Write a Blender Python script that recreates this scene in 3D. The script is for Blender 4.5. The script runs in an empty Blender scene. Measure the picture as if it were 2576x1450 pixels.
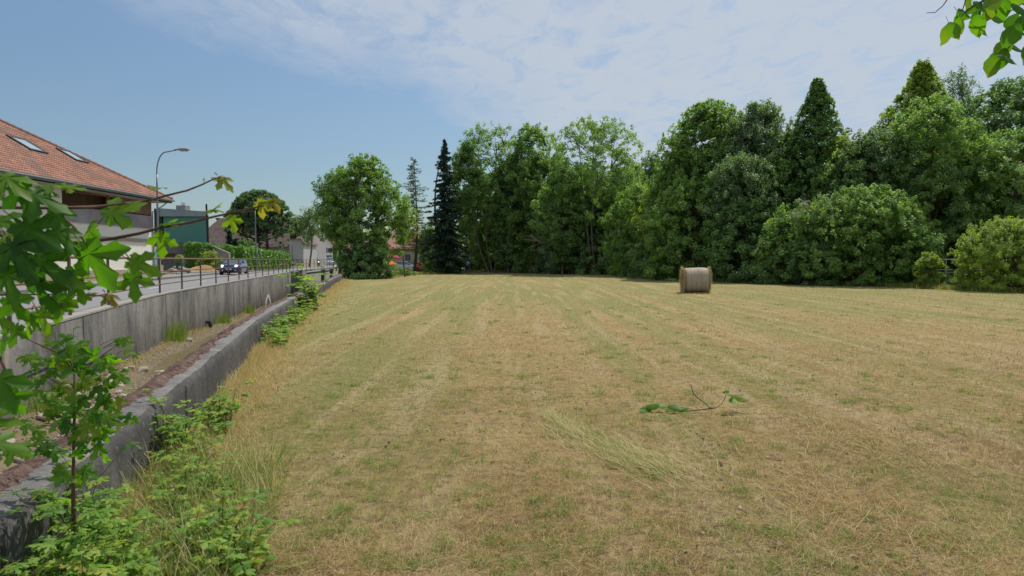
import bpy, math, random
import numpy as np
from mathutils import Vector
R_ = math.radians
C = bpy.context.scene.collection
sc = bpy.context.scene
# ---------------------------------------------------------------- camera, sky, sun, exposure
F = 1717.0; EYE = 1.65; PITCH = math.atan(70/F)
cd = bpy.data.cameras.new('camera'); cam = bpy.data.objects.new('camera', cd); C.objects.link(cam)
cam.location = (0, 0, EYE); cam.rotation_euler = (math.pi/2 - PITCH, 0, 0)
cd.sensor_width = 36.0; cd.lens = 36.0*F/2576.0; cd.clip_start = .05; cd.clip_end = 6000
cd.dof.use_dof = True; cd.dof.focus_distance = 22; cd.dof.aperture_fstop = 9.0
sc.camera = cam
SUN_EL, SUN_AZ = 57.0, 34.0          # azimuth clockwise from +Y (ahead) towards +X (right)
world = bpy.data.worlds.new('World'); sc.world = world; world.use_nodes = True
nt = world.node_tree; nt.nodes.clear()
def N(nt, t, **kw):
    n = nt.nodes.new(t)
    for k, v in kw.items():
        if k == 'inp':
            for a, b in v.items(): n.inputs[a].default_value = b
        else: setattr(n, k, v)
    return n
def L(nt, a, b): nt.links.new(a, b)
sky = N(nt, 'ShaderNodeTexSky', sky_type='NISHITA', sun_disc=False, sun_elevation=R_(SUN_EL), sun_rotation=R_(SUN_AZ),
        altitude=500, air_density=1.0, dust_density=1.1, ozone_density=2.0)
tc = N(nt, 'ShaderNodeTexCoord'); sep = N(nt, 'ShaderNodeSeparateXYZ'); L(nt, tc.outputs['Generated'], sep.inputs[0])
def M(op, a, b=None, c=None, nt_=None, clamp=False):
    t = nt_ or nt; n = N(t, 'ShaderNodeMath', operation=op, use_clamp=clamp)
    for i, x in enumerate((a, b, c)):
        if x is None: continue
        if isinstance(x, (int, float)): n.inputs[i].default_value = x
        else: L(t, x, n.inputs[i])
    return n.outputs[0]
zz = M('MAXIMUM', sep.outputs[2], .02)
px = M('DIVIDE', sep.outputs[0], zz); py = M('DIVIDE', sep.outputs[1], zz)
comb = N(nt, 'ShaderNodeCombineXYZ'); L(nt, px, comb.inputs[0]); L(nt, py, comb.inputs[1])
def wnoise(scale, det, rough, rot, sx, sy, dist=0):
    mp = N(nt, 'ShaderNodeMapping'); mp.inputs['Rotation'].default_value = (0, 0, rot); mp.inputs['Scale'].default_value = (sx, sy, 1)
    L(nt, comb.outputs[0], mp.inputs[0])
    n = N(nt, 'ShaderNodeTexNoise', inp={'Scale': scale, 'Detail': det, 'Roughness': rough, 'Distortion': dist}); L(nt, mp.outputs[0], n.inputs['Vector'])
    return n.outputs[0]
n1 = wnoise(.9, 6, .6, R_(20), 1.0, .45, .3); n2 = wnoise(5.5, 7, .65, R_(35), 1.0, .5, .6); n3 = wnoise(.35, 3, .5, 0, 1, 1)
edge = M('SUBTRACT', px, M('MULTIPLY_ADD', py, .336, -2.35))           # > 0 inside the cloud sheet
edge = M('ADD', edge, M('MULTIPLY', M('SUBTRACT', n1, .5), 2.6))
mask = M('DIVIDE', edge, 1.6, clamp=True)
mask = M('MULTIPLY', mask, M('SUBTRACT', 2, mask), clamp=True)
thin = M('ADD', M('MULTIPLY', M('SUBTRACT', n3, .45), 1.2), M('MULTIPLY_ADD', n2, 3.0, -.62), clamp=True)
dens = M('MULTIPLY', mask, thin, clamp=True)
dens = M('MULTIPLY', dens, .90)
# thins out to the right of the view near the horizon, where blue shows between the streaks
hz = M('SUBTRACT', 1, M('DIVIDE', sep.outputs[2], .5), clamp=True)      # 1 at horizon
mixc = N(nt, 'ShaderNodeMix', data_type='RGBA'); L(nt, dens, mixc.inputs[0])
skm = N(nt, 'ShaderNodeMix', data_type='RGBA', blend_type='MULTIPLY', inp={0: 1.0}); L(nt, sky.outputs[0], skm.inputs[6]); skm.inputs[7].default_value = (.95, 1.0, .975, 1)
low = N(nt, 'ShaderNodeMapRange', inp={1: 0.0, 2: .34, 3: .66, 4: 1.0}); L(nt, sep.outputs[2], low.inputs[0])   # multiplies the sky colour darker towards the horizon
lowm = N(nt, 'ShaderNodeMix', data_type='RGBA', blend_type='MULTIPLY', inp={0: 1.0}); L(nt, skm.outputs[2], lowm.inputs[6]); L(nt, low.outputs[0], lowm.inputs[7])
L(nt, lowm.outputs[2], mixc.inputs[6]); mixc.inputs[7].default_value = (4.75, 5.25, 5.95, 1)
bg = N(nt, 'ShaderNodeBackground', inp={'Strength': .108}); L(nt, mixc.outputs[2], bg.inputs[0])
wo = N(nt, 'ShaderNodeOutputWorld'); L(nt, bg.outputs[0], wo.inputs[0])
sd = bpy.data.lights.new('sun', 'SUN'); sd.energy = 3.9; sd.angle = R_(1.0); sd.color = (1, .95, .88)
sun = bpy.data.objects.new('sun', sd); C.objects.link(sun)
dirv = Vector((math.sin(R_(SUN_AZ))*math.cos(R_(SUN_EL)), math.cos(R_(SUN_AZ))*math.cos(R_(SUN_EL)), math.sin(R_(SUN_EL))))
sun.rotation_euler = dirv.to_track_quat('Z', 'Y').to_euler(); sun.location = (20, 30, 60)
sc.view_settings.view_transform = 'Standard'; sc.view_settings.look = 'None'; sc.view_settings.gamma = 1; sc.view_settings.exposure = .07
sc.cycles.max_bounces = 6; sc.cycles.transparent_max_bounces = 8; sc.cycles.transmission_bounces = 4; sc.cycles.diffuse_bounces = 3; sc.cycles.glossy_bounces = 2
# ---------------------------------------------------------------- from picture positions to places on the ground
def ray(u, v):
    a = (u-1288)/F; b = (725-v)/F
    return np.array([a, math.cos(PITCH)+b*math.sin(PITCH), -math.sin(PITCH)+b*math.cos(PITCH)])
def at_z(u, v, z=0.0):
    d = ray(u, v); t = (z-EYE)/d[2]; return np.array([d[0]*t, d[1]*t, z])
def at_y(u, v, y):
    d = ray(u, v); t = y/d[1]; return np.array([d[0]*t, y, EYE+d[2]*t])
# ---------------------------------------------------------------- helpers: tags and meshes
def tag(o, label=None, cat=None, group=None, kind=None):
    if label: o['label'] = label
    if cat: o['category'] = cat
    if group: o['group'] = group
    if kind: o['kind'] = kind
    return o
def empty(name, loc, label, cat, group=None, rz=0):
    o = bpy.data.objects.new(name, None); C.objects.link(o); o.location = loc; o.rotation_euler = (0, 0, rz); o.empty_display_size = .3
    return tag(o, label, cat, group)
def np_mesh(name, V, faces, m, parent=None, tint=None, smooth=False):
    """faces: (n,k) int array, or list of lists"""
    me = bpy.data.meshes.new(name); V = np.asarray(V, dtype=np.float32)
    if isinstance(faces, np.ndarray):
        k = faces.shape[1]; nf = faces.shape[0]; flat = faces.astype(np.int32).ravel(); ls = np.arange(0, nf*k, k, dtype=np.int32); 
        me.vertices.add(len(V)); me.vertices.foreach_set('co', V.ravel()); me.loops.add(len(flat)); me.loops.foreach_set('vertex_index', flat)
        me.polygons.add(nf); me.polygons.foreach_set('loop_start', ls)
        me.update(calc_edges=True)
    else:
        me.from_pydata([tuple(map(float, p)) for p in V], [], faces); me.update()
    if tint is not None:
        a = me.attributes.new('tint', 'FLOAT', 'POINT'); a.data.foreach_set('value', np.asarray(tint, dtype=np.float32))
    if smooth: me.polygons.foreach_set('use_smooth', [True]*len(me.polygons))
    if m: me.materials.append(m)
    o = bpy.data.objects.new(name, me); C.objects.link(o)
    if parent: o.parent = parent
    return o
class MB:
    def __init__(s): s.v = []; s.f = []
    def add(s, vs, fs):
        k = len(s.v); s.v += [tuple(map(float, p)) for p in vs]; s.f += [[i+k for i in f] for f in fs]; return s
    def box(s, x0, x1, y0, y1, z0, z1):
        return s.add([(x0,y0,z0),(x1,y0,z0),(x1,y1,z0),(x0,y1,z0),(x0,y0,z1),(x1,y0,z1),(x1,y1,z1),(x0,y1,z1)],
                     [(0,3,2,1),(4,5,6,7),(0,1,5,4),(1,2,6,5),(2,3,7,6),(3,0,4,7)])
    def tube(s, pts, rad, n=6, cap=True):
        pts = [Vector(p) for p in pts]
        if isinstance(rad, (int, float)): rad = [rad]*len(pts)
        k = len(s.v); up = Vector((0, 0, 1))
        for i, p in enumerate(pts):
            d = (pts[min(i+1, len(pts)-1)]-pts[max(i-1, 0)]); d = d.normalized() if d.length > 1e-6 else up
            a = d.cross(Vector((1, 0, 0)) if abs(d.x) < .8 else Vector((0, 1, 0))).normalized(); b = d.cross(a)
            for j in range(n):
                t = 2*math.pi*j/n; q = p+(a*math.cos(t)+b*math.sin(t))*rad[i]; s.v.append(tuple(q))
        for i in range(len(pts)-1):
            for j in range(n):
                a0 = k+i*n+j; a1 = k+i*n+(j+1) % n; s.f.append([a0, a1, a1+n, a0+n])
        if cap: s.f.append([k+j for j in range(n)][::-1]); s.f.append([k+(len(pts)-1)*n+j for j in range(n)])
        return s
    def loft(s, rings, cap=True, closed=True):
        k = len(s.v); n = len(rings[0])
        for r in rings: s.v += [tuple(map(float, p)) for p in r]
        for i in range(len(rings)-1):
            for j in range(n if closed else n-1):
                a0 = k+i*n+j; a1 = k+i*n+(j+1) % n; s.f.append([a0, a1, a1+n, a0+n])
        if cap: s.f.append([k+j for j in range(n)][::-1]); s.f.append([k+(len(rings)-1)*n+j for j in range(n)])
        return s
    def build(s, name, m, parent=None, smooth=False, bevel=0):
        o = np_mesh(name, s.v, s.f, m, parent, smooth=smooth)
        if bevel:
            b = o.modifiers.new('bevel', 'BEVEL'); b.width = bevel; b.segments = 2; b.limit_method = 'ANGLE'
        return o
# ---------------------------------------------------------------- materials
def mat(name, col=(.5, .5, .5), rough=.8, spec=.3, metal=0, noise=None, bump=None, emit=None, c2=None, scale3=None):
    """noise=(scale, amount) varies col towards c2; bump=(scale, strength, distance)"""
    m = bpy.data.materials.new(name); m.use_nodes = True; t = m.node_tree; p = t.nodes['Principled BSDF']
    p.inputs['Base Color'].default_value = (*col, 1); p.inputs['Roughness'].default_value = rough
    p.inputs['Specular IOR Level'].default_value = spec; p.inputs['Metallic'].default_value = metal
    tcn = N(t, 'ShaderNodeTexCoord'); mp = N(t, 'ShaderNodeMapping'); L(t, tcn.outputs['Object'], mp.inputs[0])
    if scale3: mp.inputs['Scale'].default_value = scale3
    if noise:
        n = N(t, 'ShaderNodeTexNoise', inp={'Scale': noise[0], 'Detail': 6, 'Roughness': .6}); L(t, mp.outputs[0], n.inputs['Vector'])
        r = N(t, 'ShaderNodeMapRange', inp={1: .32, 2: .68, 3: 0, 4: noise[1]}); L(t, n.outputs[0], r.inputs[0])
        x = N(t, 'ShaderNodeMix', data_type='RGBA'); L(t, r.outputs[0], x.inputs[0]); x.inputs[6].default_value = (*col, 1)
        x.inputs[7].default_value = (*(c2 or tuple(c*.5 for c in col)), 1); L(t, x.outputs[2], p.inputs['Base Color'])
    if bump:
        n = N(t, 'ShaderNodeTexNoise', inp={'Scale': bump[0], 'Detail': 5}); L(t, mp.outputs[0], n.inputs['Vector'])
        b = N(t, 'ShaderNodeBump', inp={'Strength': bump[1], 'Distance': bump[2]}); L(t, n.outputs[0], b.inputs['Height']); L(t, b.outputs[0], p.inputs['Normal'])
    if emit: p.inputs['Emission Color'].default_value = (*emit[0], 1); p.inputs['Emission Strength'].default_value = emit[1]
    return m
def leafmat(name, stops, trans=.35, rough=.55, spec=.3, tcol=None):
    """stops: colours along the tint attribute"""
    m = bpy.data.materials.new(name); m.use_nodes = True; t = m.node_tree; p = t.nodes['Principled BSDF']; out = t.nodes['Material Output']
    a = N(t, 'ShaderNodeAttribute', attribute_name='tint'); r = N(t, 'ShaderNodeValToRGB'); L(t, a.outputs['Fac'], r.inputs[0])
    el = r.color_ramp.elements
    while len(el) < len(stops): el.new(.5)
    for i, c in enumerate(stops): el[i].position = i/(len(stops)-1); el[i].color = (*c, 1)
    L(t, r.outputs[0], p.inputs['Base Color']); p.inputs['Roughness'].default_value = rough; p.inputs['Specular IOR Level'].default_value = spec
    if trans > 0:
        tr = N(t, 'ShaderNodeBsdfTranslucent'); mx = N(t, 'ShaderNodeMix', data_type='RGBA', blend_type='MULTIPLY', inp={0: 1.0}); L(t, r.outputs[0], mx.inputs[6])
        mx.inputs[7].default_value = (*(tcol or (1.7, 1.9, .6)), 1); L(t, mx.outputs[2], tr.inputs[0])
        ms = N(t, 'ShaderNodeMixShader', inp={0: trans}); L(t, p.outputs[0], ms.inputs[1]); L(t, tr.outputs[0], ms.inputs[2]); L(t, ms.outputs[0], out.inputs[0])
    return m
# ---------------------------------------------------------------- lines of the channel
def _line(pts):
    ys = [p[1] for p in pts]; xs = [p[0] for p in pts]
    s0 = (xs[1]-xs[0])/(ys[1]-ys[0]); s1 = (xs[-1]-xs[-2])/(ys[-1]-ys[-2])
    def f(y):
        y = np.asarray(y, float); r = np.interp(y, ys, xs)
        r = np.where(y < ys[0], xs[0]+s0*(y-ys[0]), r); return np.where(y > ys[-1], xs[-1]+s1*(y-ys[-1]), r)
    def g(y): return sum(f(np.asarray(y, float)+d) for d in (-2.5, -1.2, 0, 1.2, 2.5))/5
    return g
WALL_Z, ROAD_Z, LOW_Z, BED_Z, LAND_Z = .70, .40, .50, -.86, .46
Rx = _line([tuple(at_z(u, v, WALL_Z)[:2]) for u, v in ((0, 850), (394, 742), (603, 706), (745, 682))] + [(-23.4, 90), (-37.5, 147), (-51, 200), (-70, 270)])
Lx = _line([tuple(at_z(u, v, LOW_Z)[:2]) for u, v in ((146, 1219), (372, 1048), (542, 899), (667, 793), (745, 749))] + [(-13.9, 56), (-18.4, 75), (-22.8, 92)])
LW = .33
CULV = 66.0
# ================================================================= SETTING
def strip(name, ys, f0, f1, z, m, nx=1, kind='structure', zf=None):
    ys = np.asarray(ys, float); V = []; Fc = []
    for i, y in enumerate(ys):
        a, b = float(f0(y)), float(f1(y))
        for j in range(nx+1):
            x = a+(b-a)*j/nx; V.append((x, y, z if zf is None else zf(x, y)))
    for i in range(len(ys)-1):
        for j in range(nx):
            k = i*(nx+1)+j; Fc.append([k, k+1, k+nx+2, k+nx+1])
    o = np_mesh(name, V, Fc, m, smooth=True)
    return tag(o, kind=kind) if kind else o
# field
def field_mat():
    m = bpy.data.materials.new('field_ground'); m.use_nodes = True; t = m.node_tree; p = t.nodes['Principled BSDF']; p.inputs['Roughness'].default_value = .95; p.inputs['Specular IOR Level'].default_value = .1
    tcn = N(t, 'ShaderNodeTexCoord')
    def nz(scale, sx, sy, rot=0, det=5, rough=.6, dist=0):
        mp = N(t, 'ShaderNodeMapping'); mp.inputs['Scale'].default_value = (sx, sy, 1); mp.inputs['Rotation'].default_value = (0, 0, rot); L(t, tcn.outputs['Object'], mp.inputs[0])
        n = N(t, 'ShaderNodeTexNoise', inp={'Scale': scale, 'Detail': det, 'Roughness': rough, 'Distortion': dist}); L(t, mp.outputs[0], n.inputs['Vector']); return n.outputs[0]
    rot = -R_(15)
    rows = nz(.85, 1, .03, rot, 2, .5, .4); rows2 = nz(2.4, 1, .05, rot, 3); blob = nz(.22, 1, 1, 0, 4); fine = nz(9, 1, 1, 0, 8, .75); mid = nz(1.6, 1, 1, 0, 6, .7)
    tiny = nz(60, 1, 1, 0, 6, .8)
    def mr(x, a, b, c=0, d=1):
        r = N(t, 'ShaderNodeMapRange', inp={1: a, 2: b, 3: c, 4: d}); L(t, x, r.inputs[0]); return r.outputs[0]
    def mix(f, a, b):
        x = N(t, 'ShaderNodeMix', data_type='RGBA'); L(t, f, x.inputs[0]) if not isinstance(f, float) else setattr(x.inputs[0], 'default_value', f)
        for i, c in ((6, a), (7, b)):
            if isinstance(c, tuple): x.inputs[i].default_value = (*c, 1)
            else: L(t, c, x.inputs[i])
        return x.outputs[2]
    straw = (.39, .295, .135); ochre = (.29, .20, .07); green = (.205, .225, .065); brown = (.12, .08, .045)
    sepn = N(t, 'ShaderNodeSeparateXYZ'); L(t, tcn.outputs['Object'], sepn.inputs[0]); Y = sepn.outputs[1]; X = sepn.outputs[0]
    c = mix(mr(mid, .35, .65), straw, ochre)
    gsum = M('ADD', M('MULTIPLY', rows, 1.15, nt_=t), M('ADD', M('MULTIPLY', blob, .5, nt_=t), M('MULTIPLY', mid, .35, nt_=t), nt_=t), nt_=t)
    # greener farther out and beside the wall, where the second growth has started
    gy = mr(Y, 4, 30, -.14, .30); gx = M('ADD', X, M('MULTIPLY', Y, .245, nt_=t), nt_=t); gs = M('MULTIPLY', mr(gx, .3, 2.0, .30, 0), mr(Y, 4, 9, 0, 1), nt_=t)
    gs2 = M('MULTIPLY', mr(gx, -1.4, -.7, 0, 1), 1.0, nt_=t); gs = M('MULTIPLY', gs, gs2, nt_=t)
    g = mr(M('ADD', gsum, M('ADD', gy, gs, nt_=t), nt_=t), 1.0, 1.32)
    c = mix(M('MULTIPLY', g, .8, nt_=t), c, green)
    c = mix(M('MULTIPLY', M('MULTIPLY', mr(nz(.9, 1, 1, 0, 8, .75), .45, .62), mr(Y, 14, 4), nt_=t), .6, nt_=t), c, (.235, .15, .075))
    c = mix(M('MULTIPLY', mr(rows2, .5, .62), .55, nt_=t), c, (.46, .36, .20))
    c = mix(M('MULTIPLY', mr(fine, .46, .62), .75, nt_=t), c, brown)
    c = mix(M('MULTIPLY', mr(tiny, .45, .7), .4, nt_=t), c, (.46, .37, .22))
    L(t, c, p.inputs['Base Color'])
    b = N(t, 'ShaderNodeBump', inp={'Strength': .9, 'Distance': .05}); L(t, M('ADD', fine, M('MULTIPLY', tiny, .35, nt_=t), nt_=t), b.inputs['Height']); L(t, b.outputs[0], p.inputs['Normal'])
    return m
ysF = sorted(set([-25+2.5*i for i in range(10)] + [i*1.0 for i in range(0, 96)] + [100, 120, 150, 200, 300, 500, 900, 1600]))
def fieldL(y): return Lx(y)-.05 if y <= 92 else Rx(y)+.5
field = strip('field_ground', ysF, fieldL, lambda y: 1600 if y > 60 else 400+y*20, 0, field_mat(), nx=12)
land_m = mat('verge_soil', (.13, .14, .05), .95, noise=(.8, .8), c2=(.2, .17, .08))
ysR = sorted(set([-25+2.5*i for i in range(80)] + [180, 190, 200, 215, 230, 250, 270, 400, 800, 1600]))
PAVW, ROADW = 2.0, 7.2
strip('ground', ysR, lambda y: -1600, lambda y: Rx(y)-ROADW-PAVW-.1+.25, LAND_Z, land_m, nx=10)
asphalt = mat('asphalt', (.235, .232, .235), .9, spec=.2, noise=(.5, .5), c2=(.19, .19, .195), bump=(120, .2, .01))
strip('road', ysR, lambda y: Rx(y)-ROADW-.1, lambda y: Rx(y)-.22, ROAD_Z, asphalt, nx=6)
# pavement with kerb
pav = MB(); rings = []
for y in ysR:
    x = float(Rx(y))-ROADW; rings.append([(x-PAVW, y, ROAD_Z-.1), (x-PAVW, y, ROAD_Z+.115), (x, y, ROAD_Z+.115), (x+.02, y, ROAD_Z-.1)])
pav.loft(rings); po = pav.build('pavement', mat('pavement_asphalt', (.25, .235, .22), .9, noise=(.7, .5), c2=(.2, .18, .165))); tag(po, kind='structure')
kb = MB(); kb.loft([[(x, y, ROAD_Z-.1), (x, y, ROAD_Z+.13), (x+.14, y, ROAD_Z+.12), (x+.15, y, ROAD_Z-.1)] for y in ysR for x in (float(Rx(y))-ROADW+.025,)])
tag(kb.build('kerb', mat('kerb_stone', (.16, .155, .15), .9, noise=(3, .6))), kind='structure')
paint = mat('road_paint', (.6, .6, .58), .8, noise=(6, .7), c2=(.3, .3, .3))
mk = MB()
for i in range(60):
    y = -6+i*4.5
    if i % 2: continue
    q = [(float(Rx(yy))-ROADW/2-.05+dx, yy, ROAD_Z+.004) for yy, dx in ((y, -.06), (y, .06), (y+2.2, .06), (y+2.2, -.06))]
    mk.add(q, [(0, 1, 2, 3)])
for i in range(110):
    y = i*2.0; q = [(float(Rx(yy))-.62+dx, yy, ROAD_Z+.004) for yy, dx in ((y, -.06), (y, .06), (y+2.0, .06), (y+2.0, -.06))]
    mk.add(q, [(0, 1, 2, 3)])
tag(mk.build('road_markings', paint), kind='structure')
# ---- channel bed
rng = np.random.default_rng(5)
def bedmat():
    m = mat('channel_bed', (.20, .155, .09), .9, noise=(2.5, .9), c2=(.12, .095, .05), bump=(14, .8, .05)); return m
bx = [float(v) for v in np.arange(-25, 94, .35)]
_r = np.random.default_rng(3); _g = _r.random((400, 14))
def bedz(x, y):
    i = int((y+25)/.35) % 400; t = (x-float(Rx(y)))/max(.5, float(Lx(y)-LW-Rx(y))); j = int(round(t*10)) % 14
    side = .22*max(0, 1-abs(t-.02)*5)+.05*max(0, 1-abs(t-.98)*8)
    bar = .18*math.exp(-((y-10.2)/2.6)**2)*math.exp(-((t-.25)/.3)**2)+.16*math.exp(-((y-4.5)/2.0)**2)*math.exp(-((t-.05)/.35)**2)
    return -.45-.02*y+side+bar+.05*(_g[i, j]-.5)
strip('channel_bed', bx, lambda y: Rx(y)-.1, lambda y: Lx(y)-LW+.1, 0, bedmat(), nx=10, zf=bedz)
wm = bpy.data.materials.new('shallow_water'); wm.use_nodes = True; t = wm.node_tree; p = t.nodes['Principled BSDF']
p.inputs['Base Color'].default_value = (.26, .21, .10, 1); p.inputs['Roughness'].default_value = .12; p.inputs['Specular IOR Level'].default_value = .5; p.inputs['Alpha'].default_value = .55
n = N(t, 'ShaderNodeTexNoise', inp={'Scale': 9, 'Detail': 3}); b = N(t, 'ShaderNodeBump', inp={'Strength': .35, 'Distance': .03}); L(t, n.outputs[0], b.inputs['Height']); L(t, b.outputs[0], p.inputs['Normal'])
tcn = N(t, 'ShaderNodeTexCoord'); L(t, tcn.outputs['Object'], n.inputs['Vector'])
strip('water', bx, lambda y: Rx(y)-.1, lambda y: Lx(y)-LW+.1, 0, wm, nx=2, zf=lambda x, y: -.45-.02*y+.045)
# stones
stone_m = mat('pale_stone', (.42, .38, .31), .9, noise=(7, .7), c2=(.25, .21, .15), bump=(30, .5, .01))
def stone(r, loc, name='stone', m=stone_m, seed=0, flat=.55):
    q = np.random.default_rng(seed); V = []; nu, nv = 9, 6
    for i in range(nv+1):
        ph = math.pi*i/nv
        for j in range(nu):
            th = 2*math.pi*j/nu; k = 1+.22*math.sin(3*th+seed)+.25*(q.random()-.5) if 0 < i < nv else 1
            V.append((r*k*math.sin(ph)*math.cos(th)*1.25, r*k*math.sin(ph)*math.sin(th), r*flat*math.cos(ph)*k))
    Fc = [[i*nu+j, i*nu+(j+1) % nu, (i+1)*nu+(j+1) % nu, (i+1)*nu+j][::-1] for i in range(nv) for j in range(nu)]
    o = np_mesh(name, V, Fc, m, smooth=True); o.location = loc; o.rotation_euler = (q.random()*.4, q.random()*.4, q.random()*6); return o
for i in range(54):
    y = float(10.2+rng.normal()*2.2) if i < 48 else float(rng.uniform(3, 24)); w = float(Lx(y)-LW-Rx(y)); tt = abs(rng.normal()*.22)+.04 if i < 48 else rng.uniform(.02, .5)
    x = float(Rx(y))+tt*w; r = float(rng.uniform(.035, .12)); o = stone(r, (x, y, bedz(x, y)+r*.15), seed=i)
    tag(o, 'rounded pale stone lying on the gravel bar at the foot of the tall channel wall', 'stone', 'stones on the channel bed')
# gravel: far too many to count
V = []; Fc = []
for i in range(9000):
    y = float(rng.uniform(1, 34)); w = float(Lx(y)-LW-Rx(y)); x = float(Rx(y))+rng.uniform(.02, .98)*w; z = bedz(x, y)+.012; r = rng.uniform(.012, .045)
    k = len(V); a = rng.random()*6
    for j in range(4): V.append((x+r*math.cos(a+j*1.57), y+r*.8*math.sin(a+j*1.57), z))
    V.append((x, y, z+r*.6)); Fc += [[k, k+1, k+4], [k+1, k+2, k+4], [k+2, k+3, k+4], [k+3, k, k+4]]
o = np_mesh('gravel', V, Fc, mat('gravel_stone', (.36, .31, .23), .9, noise=(40, 1), c2=(.17, .13, .08))); tag(o, kind='stuff')
# ---- concrete
def concrete(name, base, dark, streak, lich, spots=.5, vscale=.12):
    m = bpy.data.materials.new(name); m.use_nodes = True; t = m.node_tree; p = t.nodes['Principled BSDF']; p.inputs['Roughness'].default_value = .92; p.inputs['Specular IOR Level'].default_value = .15
    tcn = N(t, 'ShaderNodeTexCoord')
    def nz(scale, s3, det=6, rough=.65, w=0, ds=0):
        mp = N(t, 'ShaderNodeMapping'); mp.inputs['Scale'].default_value = s3; mp.inputs['Location'].default_value = (w, w, w); L(t, tcn.outputs['Object'], mp.inputs[0])
        n = N(t, 'ShaderNodeTexNoise', inp={'Scale': scale, 'Detail': det, 'Roughness': rough, 'Distortion': ds}); L(t, mp.outputs[0], n.inputs['Vector']); return n.outputs[0]
    def mr(x, a, b, c=0, d=1):
        r = N(t, 'ShaderNodeMapRange', inp={1: a, 2: b, 3: c, 4: d}); L(t, x, r.inputs[0]); return r.outputs[0]
    def mix(f, a, b):
        x = N(t, 'ShaderNodeMix', data_type='RGBA'); L(t, f, x.inputs[0])
        for i, c in ((6, a), (7, b)):
            if isinstance(c, tuple): x.inputs[i].default_value = (*c, 1)
            else: L(t, c, x.inputs[i])
        return x.outputs[2]
    c = mix(mr(nz(.8, (1, 1, 1)), .35, .65), base, tuple(.75*q for q in base))
    c = mix(M('MULTIPLY', mr(nz(.8, (.3, 1, vscale*1.8), 10, .8, 0, .35), .44, .6, 0, 1), mr(nz(.5, (1, 1, 1), 3), .38, .6, .25, 1), nt_=t), c, dark)
    c = mix(M('MULTIPLY', mr(nz(1.3, (.3, 1, vscale*1.2), 6, .65, 7, .3), .60, .67, 0, .75), mr(nz(.7, (1, 1, 1), 4, .6, 5), .42, .58), nt_=t), c, streak)
    c = mix(mr(nz(1.7, (1, 1, 1), 9, .8, 11), .5, .66, 0, .6), c, dark)
    c = mix(mr(nz(13, (1, 1, 1), 8, .85), .56, .64, 0, spots), c, tuple(.35*q for q in dark))
    c = mix(mr(nz(17, (1, 1, 1), 8, .85, 3), .57, .66, 0, .7), c, lich)
    L(t, c, p.inputs['Base Color'])
    b = N(t, 'ShaderNodeBump', inp={'Strength': .9, 'Distance': .03}); L(t, nz(22, (1, 1, 1), 8, .75), b.inputs['Height']); L(t, b.outputs[0], p.inputs['Normal']); return m
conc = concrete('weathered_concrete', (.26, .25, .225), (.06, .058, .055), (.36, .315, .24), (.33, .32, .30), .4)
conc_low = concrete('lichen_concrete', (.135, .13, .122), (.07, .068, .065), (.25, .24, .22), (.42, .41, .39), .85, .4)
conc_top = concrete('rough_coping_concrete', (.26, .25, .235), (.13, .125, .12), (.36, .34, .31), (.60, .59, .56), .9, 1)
dark_m = mat('dark_joint', (.03, .03, .03), .95)
uw = empty('channel_wall', (float(Rx(30)), 30, 0), 'tall weathered concrete channel wall carrying the road and its rusty railing', 'wall')
def local(o, par): o.location = (-par.location.x, -par.location.y, -par.location.z)
w = MB(); rings = []
for y in np.arange(-25, CULV+.01, .5):
    x = float(Rx(y)); rings.append([(x-.28, y, -2.2), (x+.06, y, -2.2), (x, y, WALL_Z-.03), (x-.02, y, WALL_Z), (x-.26, y, WALL_Z), (x-.28, y, WALL_Z-.02)])
w.loft(rings); o = w.build('wall_face', conc, uw, smooth=True); local(o, uw)
w = MB(); rings = [[(x-.30, y, WALL_Z-.02), (x+.012, y, WALL_Z-.02), (x+.012, y, WALL_Z+.015), (x-.30, y, WALL_Z+.015)] for y in np.arange(-25, CULV+.01, .5) for x in (float(Rx(y)),)]
w.loft(rings); o = w.build('coping', mat('pale_coping', (.33, .31, .27), .9, noise=(4, .8), c2=(.22, .21, .19), bump=(30, .4, .01)), uw); local(o, uw)
for y in (11.8, 19.4, 30.2, 46):
    x = float(Rx(y)); w = MB(); w.add([(x+.064, y-.012, -2.1), (x+.064, y+.012, -2.1), (x+.004, y+.012, WALL_Z-.03), (x+.004, y-.012, WALL_Z-.03)], [(0, 1, 2, 3)]); o = w.build('joint', dark_m, uw); local(o, uw)
w = MB()
for a in np.arange(-6, 11.8, .5):
    x0, x1 = float(Rx(a))+.03, float(Rx(a+.5))+.03; w.add([(x0, a, .08), (x1, a+.5, .08), (x1-.001, a+.5, .10), (x0-.001, a, .10), (x0-.06, a, .10), (x1-.06, a+.5, .10), (x1-.06, a+.5, .08), (x0-.06, a, .08)], [(0, 1, 2, 3), (3, 2, 5, 4), (0, 7, 6, 1)])
o = w.build('ledge_line', dark_m, uw); local(o, uw)
# painted arch
def wallpt(y, z): return (float(Rx(y))+.064-.062*(z+2.2)/2.87+.004, y, z)
gpath = [(-1.15, -1.22), (-1.2, -.95), (-.75, -.68), (-.1, -.42), (.45, -.62), (1.0, -.95), (1.2, -1.25)]
w = MB(); gpv = []
for i, (a, z) in enumerate(gpath):
    wd = .17; gpv += [wallpt(41.6+a-wd, z-.03), wallpt(41.6+a+wd, z+.03)]
    tz = .09 if 1 < i < 5 else 0
    gpv[-2] = wallpt(41.6+a-wd, z-tz) if i != 3 else wallpt(41.6+a, z-.16); gpv[-1] = wallpt(41.6+a+wd, z+tz) if i != 3 else wallpt(41.6+a, z+.03)
    if 0 < i < 3: gpv[-2], gpv[-1] = wallpt(41.6+a+.17, z-.08), wallpt(41.6+a-.17, z+.08)
    if i == 0: gpv[-2], gpv[-1] = gpv[-1], gpv[-2]
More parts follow.
